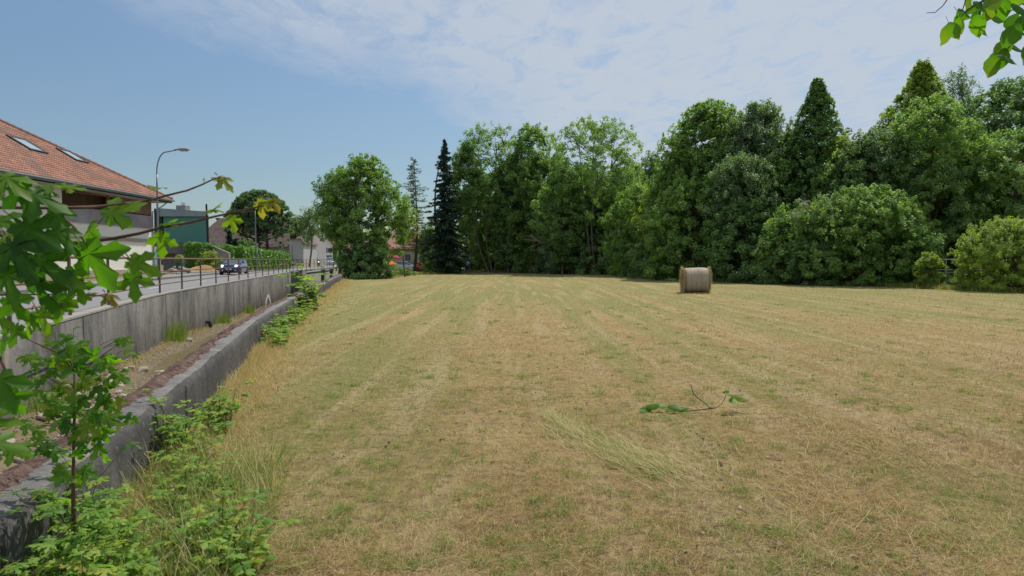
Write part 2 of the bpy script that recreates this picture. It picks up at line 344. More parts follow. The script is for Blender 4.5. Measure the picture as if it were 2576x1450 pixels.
w.add(gpv, [(2*i, 2*i+1, 2*i+3, 2*i+2) for i in range(6)])
gm = mat('white_paint', (.5, .5, .49), .7, noise=(5, .7), c2=(.34, .34, .33))
ga = w.build('painted_arch', gm, uw); local(ga, uw); ga['label'] = 'white painted pointed arch low on the wall'
# bridge deck over the culvert
bd = empty('culvert_deck', (float(Rx(78)), 78, 0), 'thin concrete road deck over the dark culvert mouth beyond the channel wall', 'bridge')
w = MB(); w.loft([[(x-.3, y, WALL_Z-.14), (x+.1, y, WALL_Z-.14), (x+.1, y, WALL_Z+.02), (x-.3, y, WALL_Z+.02)] for y in np.arange(CULV+.01, 98, 2) for x in (float(Rx(y)),)]); o = w.build('deck_edge', conc, bd); local(o, bd)
w = MB(); w.loft([[(x-8, y, ROAD_Z-.2), (x-.3, y, ROAD_Z-.2), (x-.3, y, ROAD_Z-.02), (x-8, y, ROAD_Z-.02)] for y in np.arange(CULV, 98, 2) for x in (float(Rx(y)),)]); o = w.build('deck_slab', conc, bd); local(o, bd)
for y in (81, 90):
    x = float(Rx(y)); w = MB(); w.box(x-.5, x-.12, y-.3, y+.3, -1.9, WALL_Z-.15); o = w.build('pier', conc, bd); local(o, bd)
dkc = mat('shade_dark_concrete', (.02, .02, .018), .9, noise=(1, .6))  # culvert shade put into the near-black colour of its walls and floor
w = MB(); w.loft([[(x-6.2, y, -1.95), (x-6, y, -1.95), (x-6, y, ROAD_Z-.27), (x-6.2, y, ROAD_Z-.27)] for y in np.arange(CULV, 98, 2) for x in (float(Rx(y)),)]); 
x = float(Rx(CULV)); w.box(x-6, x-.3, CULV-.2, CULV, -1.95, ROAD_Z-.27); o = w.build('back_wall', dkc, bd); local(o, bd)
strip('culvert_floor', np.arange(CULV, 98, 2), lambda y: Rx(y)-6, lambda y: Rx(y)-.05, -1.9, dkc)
# low wall with worn edges
lw = empty('low_wall', (float(Lx(20)), 20, 0), 'low lichen spotted concrete wall between the dry field and the channel', 'wall')
q = np.random.default_rng(8); ysl = np.concatenate([np.arange(-12, 0, .4), np.arange(0, 12, .05), np.arange(12, 30, .12), np.arange(30, 57.1, .4)])
def sm(n, k):
    a = q.normal(size=n); return np.convolve(a, np.ones(k)/k, 'same')*math.sqrt(k)
nS = len(ysl); e1 = sm(nS, 3)*.005+sm(nS, 12)*.005; e2 = sm(nS, 3)*.005; e3 = sm(nS, 5)*.004; e4 = sm(nS, 4)*.005
rings = []
for i, y in enumerate(ysl):
    x = float(Lx(y)); k = 1.0 if y < 30 else .5
    rings.append([(x-LW-.02, y, -2.2), (x-LW-.01, y, LOW_Z-.05), (x-LW+.02+k*e2[i], y, LOW_Z-.012+k*e1[i]*.5), (x-LW*.66, y, LOW_Z+.004+k*e3[i]), (x-LW*.33, y, LOW_Z+.006+k*e4[i]), (x-.05+k*e3[i], y, LOW_Z-.004+k*e1[i]*.6),
                  (x-.012+k*e2[i], y, LOW_Z-.035+k*e4[i]), (x+k*e4[i]*.6, y, LOW_Z-.09+k*e1[i]), (x+.004, y, .25), (x+.01, y, -.4)])
w = MB(); w.loft(rings)
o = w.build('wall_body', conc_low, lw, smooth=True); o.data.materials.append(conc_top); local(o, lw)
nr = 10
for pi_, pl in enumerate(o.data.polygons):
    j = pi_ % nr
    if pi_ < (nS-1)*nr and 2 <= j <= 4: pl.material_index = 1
# moss strip on the channel side of the top
w = MB(); rings = []; mw = sm(nS, 18)*.03; mh = np.abs(sm(nS, 2))*.012
for i, y in enumerate(ysl):
    x = float(Lx(y)); on = .125+2*mw[i]+.014*q.normal(); on = max(.03, min(.21, on))
    rings.append([(x-LW-.016, y, LOW_Z-.07), (x-LW-.02+.01*q.normal(), y, LOW_Z+.0+mh[i]), (x-LW+on*.45, y, LOW_Z+.028+mh[i]+.006*q.normal()), (x-LW+on*.8, y, LOW_Z+.022+.006*q.normal()), (x-LW+on, y, LOW_Z-.01)])
w.loft(rings); moss_m = mat('dry_brown_moss', (.075, .042, .036), .95, noise=(14, 1), c2=(.19, .135, .11), bump=(60, 1, .02), spec=.1)
o = w.build('moss_strip', moss_m, lw); local(o, lw)
for y in (2.9, 6.35, 12.4, 21.3, 33, 45):
    x = float(Lx(y)); w = MB(); wd = .012 if y != 21.3 else .07
    w.add([(x+.016, y-wd, -.1), (x+.016, y+wd, -.1), (x+.008, y+wd, LOW_Z-.03), (x+.008, y-wd, LOW_Z-.03)], [(0, 1, 2, 3)]); o = w.build('joint', dark_m, lw); local(o, lw)
# ---- railing
rust = mat('rusty_railing_steel', (.23, .125, .085), .75, noise=(8, .8), c2=(.12, .075, .06)); rust2 = mat('rust_brown_post', (.10, .075, .07), .75, noise=(6, .7), c2=(.18, .10, .07))
rl = empty('railing', (float(Rx(22))-.15, 22, WALL_Z), 'rusty brown tubular railing along the road edge on top of the channel wall', 'railing')
# spacing from the nearest clear posts: 2.65 m along the wall
posts = []; y = 22.05
def stepy(y, d): 
    s = float(Rx(y+.5)-Rx(y-.5)); return y+d/math.sqrt(1+s*s)
yy = y; 
for i in range(9): posts.append(yy); yy = stepy(yy, -2.72)
yy = stepy(y, 2.72)
while yy < 97: posts.append(yy); yy = stepy(yy, 2.72)
posts.sort()
for y in posts:
    x = float(Rx(y))-.15; w = MB(); w.tube([(x, y, WALL_Z-.02), (x, y, WALL_Z+1.0)], .028, 8); o = w.build('post', rust2, rl); local(o, rl)
for z, r in ((1.0, .026), (.62, .018), (.26, .018)):
    w = MB(); w.tube([(float(Rx(y))-.15, y, WALL_Z+z) for y in np.arange(posts[0], posts[-1]+.1, 1.3)], r, 7); o = w.build('rail', rust, rl); local(o, rl)
# ================================================================= BUILDINGS
cream = mat('cream_render', (.80, .77, .69), .9, noise=(.5, .5), c2=(.70, .67, .60)); timber = mat('brown_timber', (.15, .075, .04), .75, noise=(3, .9), c2=(.30, .20, .13), scale3=(6, 6, .4))
fascia_m = mat('pale_fascia', (.42, .43, .40), .8, noise=(1.5, .5)); steel = mat('zinc', (.22, .24, .26), .45, metal=.6); glass = mat('window_glass', (.03, .04, .05), .08, spec=.8)
mauve = mat('mauve_board', (.24, .185, .20), .8, noise=(.35, .9), c2=(.36, .35, .38)); white_m = mat('white_render', (.74, .73, .70), .9, noise=(.6, .4), c2=(.62, .61, .58))
sky_glass = mat('roof_glass', (.35, .45, .5), .06, spec=1.0, metal=.35); beige = mat('beige_render', (.40, .35, .27), .9, noise=(.6, .5), c2=(.33, .28, .21))
def tile_mat(name, a, b, c):
    m = bpy.data.materials.new(name); m.use_nodes = True; t = m.node_tree; p = t.nodes['Principled BSDF']; p.inputs['Roughness'].default_value = .85; p.inputs['Specular IOR Level'].default_value = .2
    at = N(t, 'ShaderNodeAttribute', attribute_name='tint'); r = N(t, 'ShaderNodeValToRGB'); L(t, at.outputs['Fac'], r.inputs[0]); el = r.color_ramp.elements; el.new(.5)
    for i, cc in enumerate((a, b, c)): el[i].position = i*.5; el[i].color = (*cc, 1)
    tcn = N(t, 'ShaderNodeTexCoord'); n = N(t, 'ShaderNodeTexNoise', inp={'Scale': .45, 'Detail': 7, 'Roughness': .7}); L(t, tcn.outputs['Object'], n.inputs['Vector'])
    mr = N(t, 'ShaderNodeMapRange', inp={1: .46, 2: .60, 3: 0, 4: .75}); L(t, n.outputs[0], mr.inputs[0])
    x = N(t, 'ShaderNodeMix', data_type='RGBA'); L(t, mr.outputs[0], x.inputs[0]); L(t, r.outputs[0], x.inputs[6]); x.inputs[7].default_value = (.20, .14, .12, 1); L(t, x.outputs[2], p.inputs['Base Color']); return m
tile_red = tile_mat('red_clay_tiles', (.27, .125, .085), (.36, .18, .125), (.43, .235, .17))
def tiled_plane(name, P0, U, W, umax, vmax, clip, m, parent, du=.24, dv=.36, seed=0):
    """rows of curved tiles on the plane P0 + u U + v W; clip(v) -> (u_lo, u_hi)"""
    P0, U, W = (np.array(a, float) for a in (P0, U, W)); Nn = np.cross(U, W); Nn /= np.linalg.norm(Nn); Nn = Nn if Nn[2] > 0 else -Nn
    q = np.random.default_rng(seed); V = []; T = []; Fc = []; nu = int(umax/du)*4; rows = int(vmax/dv); base = 0
    us = np.arange(nu+1)*du/4; prof = .035*np.abs(np.sin(np.pi*us/du))**.8
    for r in range(rows):
        lo, hi = clip(r*dv); tn = np.repeat(q.random(nu//4+2), 4)[:nu+1]
        for e, (v, lift) in enumerate(((r*dv, .045), ((r+1)*dv+.03, 0.0), (r*dv, 0.0))):
            uu = np.clip(us, lo, hi); pts = P0+uu[:, None]*U+v*W+((prof+lift)[:, None] if e < 2 else (prof*0-.0)[:, None])*Nn; V.append(pts); T.append(tn)
        a = np.arange(nu)[(us[:-1] >= lo-.3) & (us[1:] <= hi+.3)]; k = base
        Fc.append(np.stack([k+a, k+a+1, k+nu+1+a+1, k+nu+1+a], 1)); Fc.append(np.stack([k+2*(nu+1)+a, k+2*(nu+1)+a+1, k+a+1, k+a], 1)); base += 3*(nu+1)
    return np_mesh(name, np.concatenate(V), np.concatenate(Fc), m, parent, tint=np.concatenate(T))
# ---- big house with hipped roof
hx, hy0, hy1 = -28.5, 12.0, 54.2; ov = 1.2; ez = 6.5; tp = .595; dpt = 15.0
H = empty('cream_house', (hx-6, 40, LAND_Z), 'long cream house with hipped red tile roof, two skylights and brown timber loggia', 'house')
def part(mb, name, m, par, **k):
    o = mb.build(name, m, par, **k); root = par
    off = Vector((0, 0, 0))
    while root: off += root.location; root = root.parent
    o.location = -off; return o
w = MB(); w.box(hx-dpt, hx, hy0, 42.0, LAND_Z-.3, 6.3); w.box(hx-dpt, hx, 42.0, hy1, LAND_Z-.3, 4.32); w.box(hx-dpt, hx-1.3, 42.0, hy1, 4.32, 6.3); w.box(hx-1.3, hx, 42.45, 43.4, 4.32, 6.3); part(w, 'wall', cream, H)
w = MB(); w.box(hx-1.3, hx-1.26, 43.4, hy1, 4.32, 6.25); 
for i in range(36): w.box(hx-1.26, hx-1.235, 43.45+i*.3, 43.45+i*.3+.24, 4.32, 6.25)
w.box(hx-1.3, hx-.02, hy1-.06, hy1-.0, 5.12, 6.3); w.box(hx-.06, hx-.01, 49.2, hy1-.06, 5.2, 6.3); w.box(hx-.25, hx-.05, 48.5, 48.7, 4.32, 6.3); part(w, 'timber_wall', timber, H)
w = MB(); w.box(hx-.1, hx+.05, 43.4, hy1+.05, 4.25, 5.12); w.box(hx-.1, hx+.1, 43.3, hy1+.1, 4.13, 4.25); w.box(hx-1.3, hx-.1, hy1-.05, hy1+.05, 4.25, 5.12); part(w, 'balustrade', mauve, H)
w = MB(); w.box(hx-.35, hx-.3, 42.02, 42.43, 4.4, 6.1); part(w, 'window', glass, H)
w = MB(); w.box(hx+.003, hx+.06, 30, hy1+.03, 3.05, 3.3); w.box(hx+.003, hx+.09, hy0, hy1+.04, LAND_Z-.3, LAND_Z+.5); part(w, 'plinth', beige, H)
for y in (34.5, 38.5):
    w = MB(); w.box(hx+.004, hx+.05, y, y+1.3, 1.5, 2.8); wf = part(w, 'window', fascia_m, H); w = MB(); w.box(hx+.052, hx+.06, y+.08, y+1.22, 1.58, 2.72); part(w, 'pane', glass, wf)
w = MB(); w.box(hx-5, hx-.35, hy1+.03, hy1+2.3, LAND_Z-.3, 1.25); w.box(hx-5, hx-.5, hy1+.03, hy1+2.2, 1.25, 2.75); part(w, 'side_annex', beige, H)
w = MB(); w.box(hx-.498, hx-.47, hy1+.3, hy1+1.7, 1.3, 2.5); part(w, 'annex_window', mat('pale_blue_glass', (.22, .38, .42), .2), H)
ex = hx+ov; ey1 = hy1+.9; ey0 = hy0-1; run = (dpt/2+ov)
sl = math.hypot(1, tp); Wv = (-1/sl, 0, tp/sl); vmax = run*sl
tiled_plane('roof', (ex, ey0, ez), (0, 1, 0), Wv, ey1-ey0, vmax, lambda v: (0, ey1-ey0-v/sl), tile_red, H, seed=2).location = -H.location
w = MB(); xr = ex-run; zr = ez+tp*run; yr = ey1-run
w.add([(ex, ey1, ez-.02), (ex-2*run, ey1, ez-.02), (xr, yr, zr-.02)], [(0, 1, 2)]); w.add([(ex-2*run, ey0, ez-.02), (ex-2*run, ey1, ez-.02), (xr, yr, zr-.02), (xr, ey0, zr-.02)], [(0, 3, 2, 1)])
w.add([(ex, ey0, ez-.04), (ex, ey1, ez-.04), (xr, yr, zr-.04), (xr, ey0, zr-.04)], [(0, 1, 2, 3)]); part(w, 'roof_slope', mat('far_tiles', (.33, .14, .09), .9), H)
w = MB()
for i in range(30):
    a = i/30; b = (i+1.12)/30; P = Vector((ex, ey1, ez+.04)); Q = Vector((xr, yr, zr+.06)); w.tube([P.lerp(Q, a), P.lerp(Q, b)], [.15, .11], 7)
w.tube([(xr, yr, zr+.06), (xr, ey0, zr+.06)], .13, 7); part(w, 'ridge_tiles', tile_red, H)
w = MB(); w.box(ex-ov-.05, ex-.02, ey0, ey1-.02, 6.22, 6.30); w.box(hx-3, ex-.02, hy1-.0, ey1-.02, 6.225, 6.305); w.box(ex-.06, ex-.02, ey0, ey1, 6.22, 6.46); w.box(ex-2*run, ex-.02, ey1-.05, ey1-.02, 6.23, 6.46); part(w, 'soffit', fascia_m, H)
w = MB(); w.tube([(ex+.07, ey0, 6.44), (ex+.07, ey1+.15, 6.42)], .075, 8); w.tube([(ex+.02, ey1-.5, 6.38), (ex-.5, ey1-.7, 5.9), (hx+.06, hy1-.02, 5.45), (hx+.06, hy1+.06, LAND_Z)], .045, 6); part(w, 'gutter', steel, H)
# skylights found from their place on the roof plane
def on_roof(u, v):
    d = ray(u, v); n = np.array([tp, 0, 1.0]); P = np.array([ex, 0, ez+.03]); o = np.array([0, 0, EYE]); t_ = n.dot(P-o)/n.dot(d); return o+d*t_
for cs in (((7, 340), (58, 354), (124, 390), (79, 380)), ((130, 372), (173, 384), (223, 413), (196, 407))):
    pts = [on_roof(*c) for c in cs]; ym = sorted(p[1] for p in pts); xm = sorted(p[0] for p in pts)
    y0_, y1_ = (ym[0]+ym[1])/2, (ym[2]+ym[3])/2; x0_, x1_ = (xm[0]+xm[1])/2, (xm[2]+xm[3])/2
    def rp(x, y, h): return (x+h*tp/sl, y, ez+(ex-x)*tp+h/sl)
    def slab(a0, a1, b0, b1, h0, h1): 
        return [rp(a0, b0, h0), rp(a1, b0, h0), rp(a1, b1, h0), rp(a0, b1, h0), rp(a0, b0, h1), rp(a1, b0, h1), rp(a1, b1, h1), rp(a0, b1, h1)]
    fcs = [(0, 3, 2, 1), (4, 5, 6, 7), (0, 1, 5, 4), (1, 2, 6, 5), (2, 3, 7, 6), (3, 0, 4, 7)]
    w = MB(); t_ = .12
    w.add(slab(x0_, x1_, y0_, y0_+t_, .02, .16), fcs); w.add(slab(x0_, x1_, y1_-t_, y1_, .02, .16), fcs); w.add(slab(x0_, x0_+t_, y0_+t_, y1_-t_, .02, .158), fcs); w.add(slab(x1_-t_, x1_, y0_+t_, y1_-t_, .02, .158), fcs)
    sk = part(w, 'skylight', mat('skylight_frame', (.05, .055, .06), .5), H); w = MB(); w.add(slab(x0_+t_, x1_-t_, y0_+t_, y1_-t_, .05, .12), fcs); part(w, 'pane', sky_glass, sk)
# ---- green box building and garage
def pbox(u0, u1, v0, v1, y, depth):   # a box whose front fills those picture columns at distance y
    a = at_y(u0, v1, y); b = at_y(u1, v0, y); return a[0], b[0], y, y+depth, a[2], b[2]
G = empty('green_building', (-35.5, 80, LAND_Z), 'flat roofed green metal clad building with pale roof edge and chimney', 'building')
gm_ = mat('green_cladding', (.085, .24, .20), .6, noise=(.4, .5), c2=(.09, .25, .25), scale3=(1, 1, 3)); gdk = mat('shaded_green_cladding', (.012, .035, .035), .6)  # gdk: same cladding with the side wall's shadow put into its colour
x0, x1, ya, yb, z0, z1 = pbox(413, 521, 536, 640, 76, 12)
def prism(fp, za, zb):   # footprint, bottom, top heights
    n = len(fp); w_ = MB(); w_.add([(a, b, za) for a, b in fp]+[(a, b, z_) for (a, b), z_ in zip(fp, zb)], [tuple(range(n))[::-1], tuple(range(n, 2*n))]+[(k, (k+1) % n, n+(k+1) % n, n+k) for k in range(n)]); return w_
xb = x1*yb/ya-.4
part(prism([(x0, ya), (x1, ya), (xb, yb), (x0-3, yb)], z0, [z1]*4), 'wall', gm_, G)
w = MB()
for i in range(14): w.box(x0+.01, x1-.01, ya-.03, ya-.001, z0+.3+i*.34, z0+.3+i*.34+.05)
part(w, 'cladding_ribs', gm_, G)
part(prism([(x0-.3, ya-.3), (x1+.2, ya-.3), (xb, yb), (x0-3, yb)], z1-.4, [z1+.5, z1+.12, z1+.12, z1+.5]), 'roof_edge', mat('roof_metal', (.25, .31, .35), .6, noise=(1, .4)), G)
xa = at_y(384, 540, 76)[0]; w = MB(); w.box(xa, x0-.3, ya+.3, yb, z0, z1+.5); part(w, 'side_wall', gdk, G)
a = at_y(443, 531, 79); b = at_y(466, 517, 79); w = MB(); w.box(a[0], b[0], 79, 80.2, a[2]-1, b[2]); ch = part(w, 'chimney', mat('chimney_render', (.27, .27, .26), .9, noise=(2, .5)), G)
w = MB(); w.tube([((a[0]+b[0])/2, 79.6, b[2]-.01), ((a[0]+b[0])/2, 79.6, b[2]+.28)], .2, 10); w.tube([((a[0]+b[0])/2, 79.6, b[2]+.33), ((a[0]+b[0])/2, 79.6, b[2]+.42)], [.3, .12], 10); part(w, 'chimney_cap', mat('bright_metal', (.6, .6, .6), .25, metal=1), ch)
K = empty('garage', (-34, 70, LAND_Z), 'low concrete flat roofed garage with pale blue door below the green building', 'garage')
kc = concrete('stained_garage_concrete', (.19, .185, .18), (.08, .08, .085), (.26, .25, .23), (.3, .29, .27), .2); kc2 = concrete('pale_garage_concrete', (.33, .31, .28), (.23, .21, .19), (.38, .35, .31), (.4, .38, .35), .2)
x0, x1, ya, yb, z0, z1 = pbox(425, 512, 611, 638, 70, 5); xl = at_y(385, 620, 70)[0]
w = MB(); w.box(xl, x1, ya, yb, z0, z1); part(w, 'roof_slab', kc, K)
e = at_y(575, 611, 70); f_ = at_y(578, 634, 70); w = MB(); w.add([(x1, ya-.02, LAND_Z), (e[0], ya-.02, LAND_Z), (e[0], ya-.02, f_[2]-.1), (e[0]-2.2, ya-.02, z1-.1), (x1, ya-.02, z1-.02), (x1, ya+.4, LAND_Z), (e[0], ya+.4, LAND_Z), (e[0], ya+.4, f_[2]-.1), (e[0]-2.2, ya+.4, z1-.1), (x1, ya+.4, z1-.02)],
     [(0, 1, 2, 3, 4), (9, 8, 7, 6, 5), (0, 4, 9, 5), (4, 3, 8, 9), (3, 2, 7, 8), (2, 1, 6, 7)]); part(w, 'retaining_wall', kc2, K)
w = MB(); w.box(xl, x1, ya+.5, yb-.2, LAND_Z-.2, z0-.001); part(w, 'wall', kc, K)
a = at_y(437, 640, 70); b = at_y(473, 640, 70); w = MB(); w.box(a[0], b[0], ya+.4, ya+.49, LAND_Z, z0-.02)
for i in range(6): w.box(a[0]+.05, b[0]-.05, ya+.38, ya+.399, LAND_Z+.1+i*.36, LAND_Z+.1+i*.36+.3)
part(w, 'door', mat('pale_blue_door', (.42, .46, .58), .6, noise=(.6, .3)), K)
P_ = at_y(523, 609, 72.5); q_ = at_y(519, 514, 72.5); w = MB(); w.tube([(P_[0], 72.5, z1-.4), (q_[0], 72.5, q_[2])], .10, 8); o = w.build('flue_pipe', mat('black_pipe', (.02, .018, .018), .6)); tag(o, 'tall thin black flue pipe at the right end of the green building', 'pipe')
# ---- old barn house behind the pine
brown_roof = tile_mat('brown_tiles', (.17, .125, .105), (.205, .155, .135), (.24, .185, .16))
B = empty('old_barn', (-70, 150, LAND_Z), 'old farmhouse barn with huge grey brown tile roof behind the pine', 'barn')
bz0 = LAND_Z-.3; e0 = at_y(728, 616, 138); eL = at_y(527, 616, 138); rz = at_y(600, 549, 150)[2]; rl0 = at_y(545, 549, 150)[0]
eh = e0[2]; xe0, xe1 = eL[0]-4, e0[0]; yf = 138.0; yd = 24.0
w = MB(); w.box(xe0, xe1, yf, yf+yd, bz0, eh); part(w, 'wall', beige, B)
w = MB(); w.add([(xe1, yf-.02, bz0), (xe1+.02, yf, bz0), (xe1+.9, yf+yd, bz0), (xe1+.9, yf+yd, eh), (xe1+.45, yf+yd/2, rz-1.8), (xe1+.02, yf, eh)], [(1, 2, 3, 4, 5)]); part(w, 'gable_wall', mat('grey_plaster', (.36, .35, .34), .9, noise=(.7, .5), c2=(.28, .27, .26)), B)
r0 = (xe0-.5, yf-1, eh-.5); n_ = math.hypot(yd/2+1, rz-eh+.5); tiled_plane('roof', r0, (1, 0, 0), (0, (yd/2+1)/n_, (rz-eh+.5)/n_), xe1-xe0+.7, n_, lambda v: (0+v*.12, xe1-xe0+.7-v*.25), brown_roof, B, du=.5, dv=.6, seed=4).location = -B.location
w = MB(); w.add([(xe0, yf+yd/2, rz), (xe1, yf+yd/2, rz), (xe1, yf+yd+1, eh-.5), (xe0, yf+yd+1, eh-.5)], [(0, 1, 2, 3)]); part(w, 'back_roof', brown_roof, B)
for u0, u1 in ((692, 703), (704, 712)):
    a = at_y(u0, 643, 138); b = at_y(u1, 629, 138); w = MB(); w.box(a[0], b[0], yf-.06, yf-.003, a[2], b[2]); wf = part(w, 'window', white_m, B); w = MB(); w.box(a[0]+.12, b[0]-.12, yf-.07, yf-.061, a[2]+.12, b[2]-.12); part(w, 'pane', glass, wf)
# lean-to extension: the gable facet that faces the road at x 728..763
e1 = at_y(764, 612, 146); S = empty('concrete_shed', (e0[0]+3, 138, LAND_Z), 'pale grey rendered barn annex with sloping top and beige plinth beside the road', 'shed')
a = at_y(728, 603, 134); b = at_y(757, 603, 134); c = at_y(763, 616, 134)
w = MB(); w.add([(a[0], 134, bz0), (c[0], 134, bz0), (c[0], 134, c[2]), (b[0], 134, b[2]), (a[0], 134, a[2]), (a[0], 143, bz0), (c[0], 143, bz0), (c[0], 143, c[2]), (b[0], 143, b[2]), (a[0], 143, a[2])], [(0, 1, 2, 3, 4), (9, 8, 7, 6, 5), (0, 4, 9, 5), (4, 3, 8, 9), (3, 2, 7, 8), (2, 1, 6, 7)])
part(w, 'wall', mat('rough_grey_render', (.42, .415, .41), .9, noise=(.5, .6), c2=(.34, .335, .33)), S)
w = MB(); w.add([(a[0]-.3, 133.7, a[2]), (b[0], 133.7, b[2]+.02), (c[0]+.3, 133.7, c[2]), (a[0]-.3, 143.2, a[2]), (b[0], 143.2, b[2]+.02), (c[0]+.3, 143.2, c[2]), (a[0]-.3, 133.7, a[2]+.2), (b[0], 133.7, b[2]+.22), (c[0]+.3, 133.7, c[2]+.2), (a[0]-.3, 143.2, a[2]+.2), (b[0], 143.2, b[2]+.22), (c[0]+.3, 143.2, c[2]+.2)],
    [(0, 1, 7, 6), (1, 2, 8, 7), (6, 7, 10, 9), (7, 8, 11, 10), (2, 5, 11, 8)]); part(w, 'roof', brown_roof, S)
w = MB(); w.box(a[0]-.1, c[0]+.1, 133.9, 143, bz0, at_y(740, 657, 134)[2]); part(w, 'plinth', beige, S)
# ---- gabled houses at the end of the road
def gable_house(name, label, x, y, rz_, wd, ln, eh, rh, wallm, roofm, wins, ovh=.5, shutters=True):
    """gable faces local -Y; local X is the width"""
    g = empty(name, (x, y, LAND_Z), label, 'house', rz=rz_)
    w = MB(); w.add([(-wd/2, 0, -.3), (wd/2, 0, -.3), (wd/2, 0, eh), (0, 0, eh+rh), (-wd/2, 0, eh), (-wd/2, ln, -.3), (wd/2, ln, -.3), (wd/2, ln, eh), (0, ln, eh+rh), (-wd/2, ln, eh)], [(0, 1, 2, 3, 4), (9, 8, 7, 6, 5), (0, 4, 9, 5), (1, 6, 7, 2)]); w.build('wall', wallm, g)
    for s in (-1, 1):
        sx = s*(wd/2+ovh); k = rh/(wd/2); w = MB(); w.add([(0, -ovh*1.6, eh+rh+.02), (sx, -ovh*1.6, eh-k*ovh+.02), (sx, ln+ovh, eh-k*ovh+.02), (0, ln+ovh, eh+rh+.02), (0, -ovh*1.6, eh+rh+.24), (sx, -ovh*1.6, eh-k*ovh+.24), (sx, ln+ovh, eh-k*ovh+.24), (0, ln+ovh, eh+rh+.24)],
            [(0, 1, 2, 3), (4, 7, 6, 5), (0, 4, 5, 1), (1, 5, 6, 2), (2, 6, 7, 3)]); w.build('roof', roofm, g)
    for (side, p, z, ww, hh) in wins:
        w = MB(); g2 = MB(); sh = []
        if side == 'f':
            w.box(p-ww/2, p+ww/2, -.05, -.003, z, z+hh); g2.box(p-ww/2+.09, p+ww/2-.09, -.06, -.051, z+.09, z+hh-.09)
            if shutters: sh = [MB().box(p-ww/2-.5, p-ww/2-.02, -.06, -.003, z, z+hh), MB().box(p+ww/2+.02, p+ww/2+.5, -.06, -.003, z, z+hh)]
        else:
            s = -1 if side == 'l' else 1; X = s*wd/2
            w.box(min(X, X+s*.05)+(.003 if s > 0 else 0), max(X, X+s*.05)-(.003 if s < 0 else 0), p-ww/2, p+ww/2, z, z+hh); g2.box(min(X+s*.051, X+s*.06), max(X+s*.051, X+s*.06), p-ww/2+.09, p+ww/2-.09, z+.09, z+hh-.09)
        wf = w.build('window', white_m, g); g2.build('pane', glass, wf)
        for s_ in sh: s_.build('shutter', mat('grey_green_shutter', (.12, .15, .14), .7), wf)
    return g
tile_far = mat('faded_red_tiles', (.38, .19, .15), .9, noise=(.8, .7), c2=(.28, .15, .12), bump=(6, .6, .1))
p0 = at_z(801, 668, LAND_Z); hxw = at_y(801, 660, 180)[0]; 
kg = 180/F
gable_house('white_house', 'white gabled house with red roof and grey shutters at the far road bend', hxw+.5, 181, R_(38), 6.4, 9.5, 5.2, 4.3, white_m, tile_far,
            [('f', -1.6, .6, .9, 2.0), ('f', .2, .6, .9, 2.0), ('f', 1.9, .6, .9, 2.0), ('f', -1.5, 3.1, .7, 1.4), ('f', .4, 3.1, .7, 1.4), ('f', 2.1, 3.1, .7, 1.4), ('f', .0, 6.0, .8, 1.1), ('l', 2.5, 2.9, 1.2, 1.3), ('l', 6.5, 2.9, 1.2, 1.3)])
x4 = at_y(850, 640, 225)[0]
g4 = gable_house('red_roofed_house', 'beige house with broad red roof and dark dormer behind the white house', x4+4, 222, R_(84), 9, 16, 4.8, 4.6, beige, tile_far, [('l', 5, 2.0, 1.6, 1.2), ('l', 9, 2, 1.6, 1.2)])
w = MB(); w.box(-4.9, -2.2, 5.2, 9.6, 4.6, 7.2); dm = w.build('dormer', mat('dark_dormer', (.10, .06, .055), .8), g4); w = MB(); w.box(-4.95, -4.91, 5.6, 9.2, 5.3, 6.6); w.build('pane', glass, dm)
g5 = gable_house('pale_shed', 'small pale grey gabled shed at the end of the road under the big tree', at_y(857, 660, 188)[0], 188, R_(10), 4.2, 6, 1.9, 1.7, mat('pale_shed', (.5, .48, .45), .9), mat('pale_roof', (.42, .42, .42), .8), [])
g5['category'] = 'shed'
# garden cottage behind the larch and the roof behind the ash
xc = at_y(1075, 650, 106)[0]
gable_house('garden_cottage', 'low cream garden cottage with red roof glimpsed behind the spruce', xc+.5, 106, R_(90), 7, 12, 3.0, 2.3, mat('warm_cream', (.50, .45, .36), .9, noise=(.5, .4)), tile_far, [('l', -3, 1, 1.1, 1.2), ('l', 3, 1, 1.1, 1.2)], shutters=False)
H6 = gable_house('brown_roofed_house', 'tall house with brown tile roof glimpsed through the airy ash crown', at_y(1395, 600, 112)[0]-3, 116, R_(90), 16, 26, 9.0, 5.2, beige, brown_roof, [('l', 6, 5, 1.4, 1.4), ('l', 12, 5, 1.4, 1.4)], shutters=False)
H6.location.x += 24+4
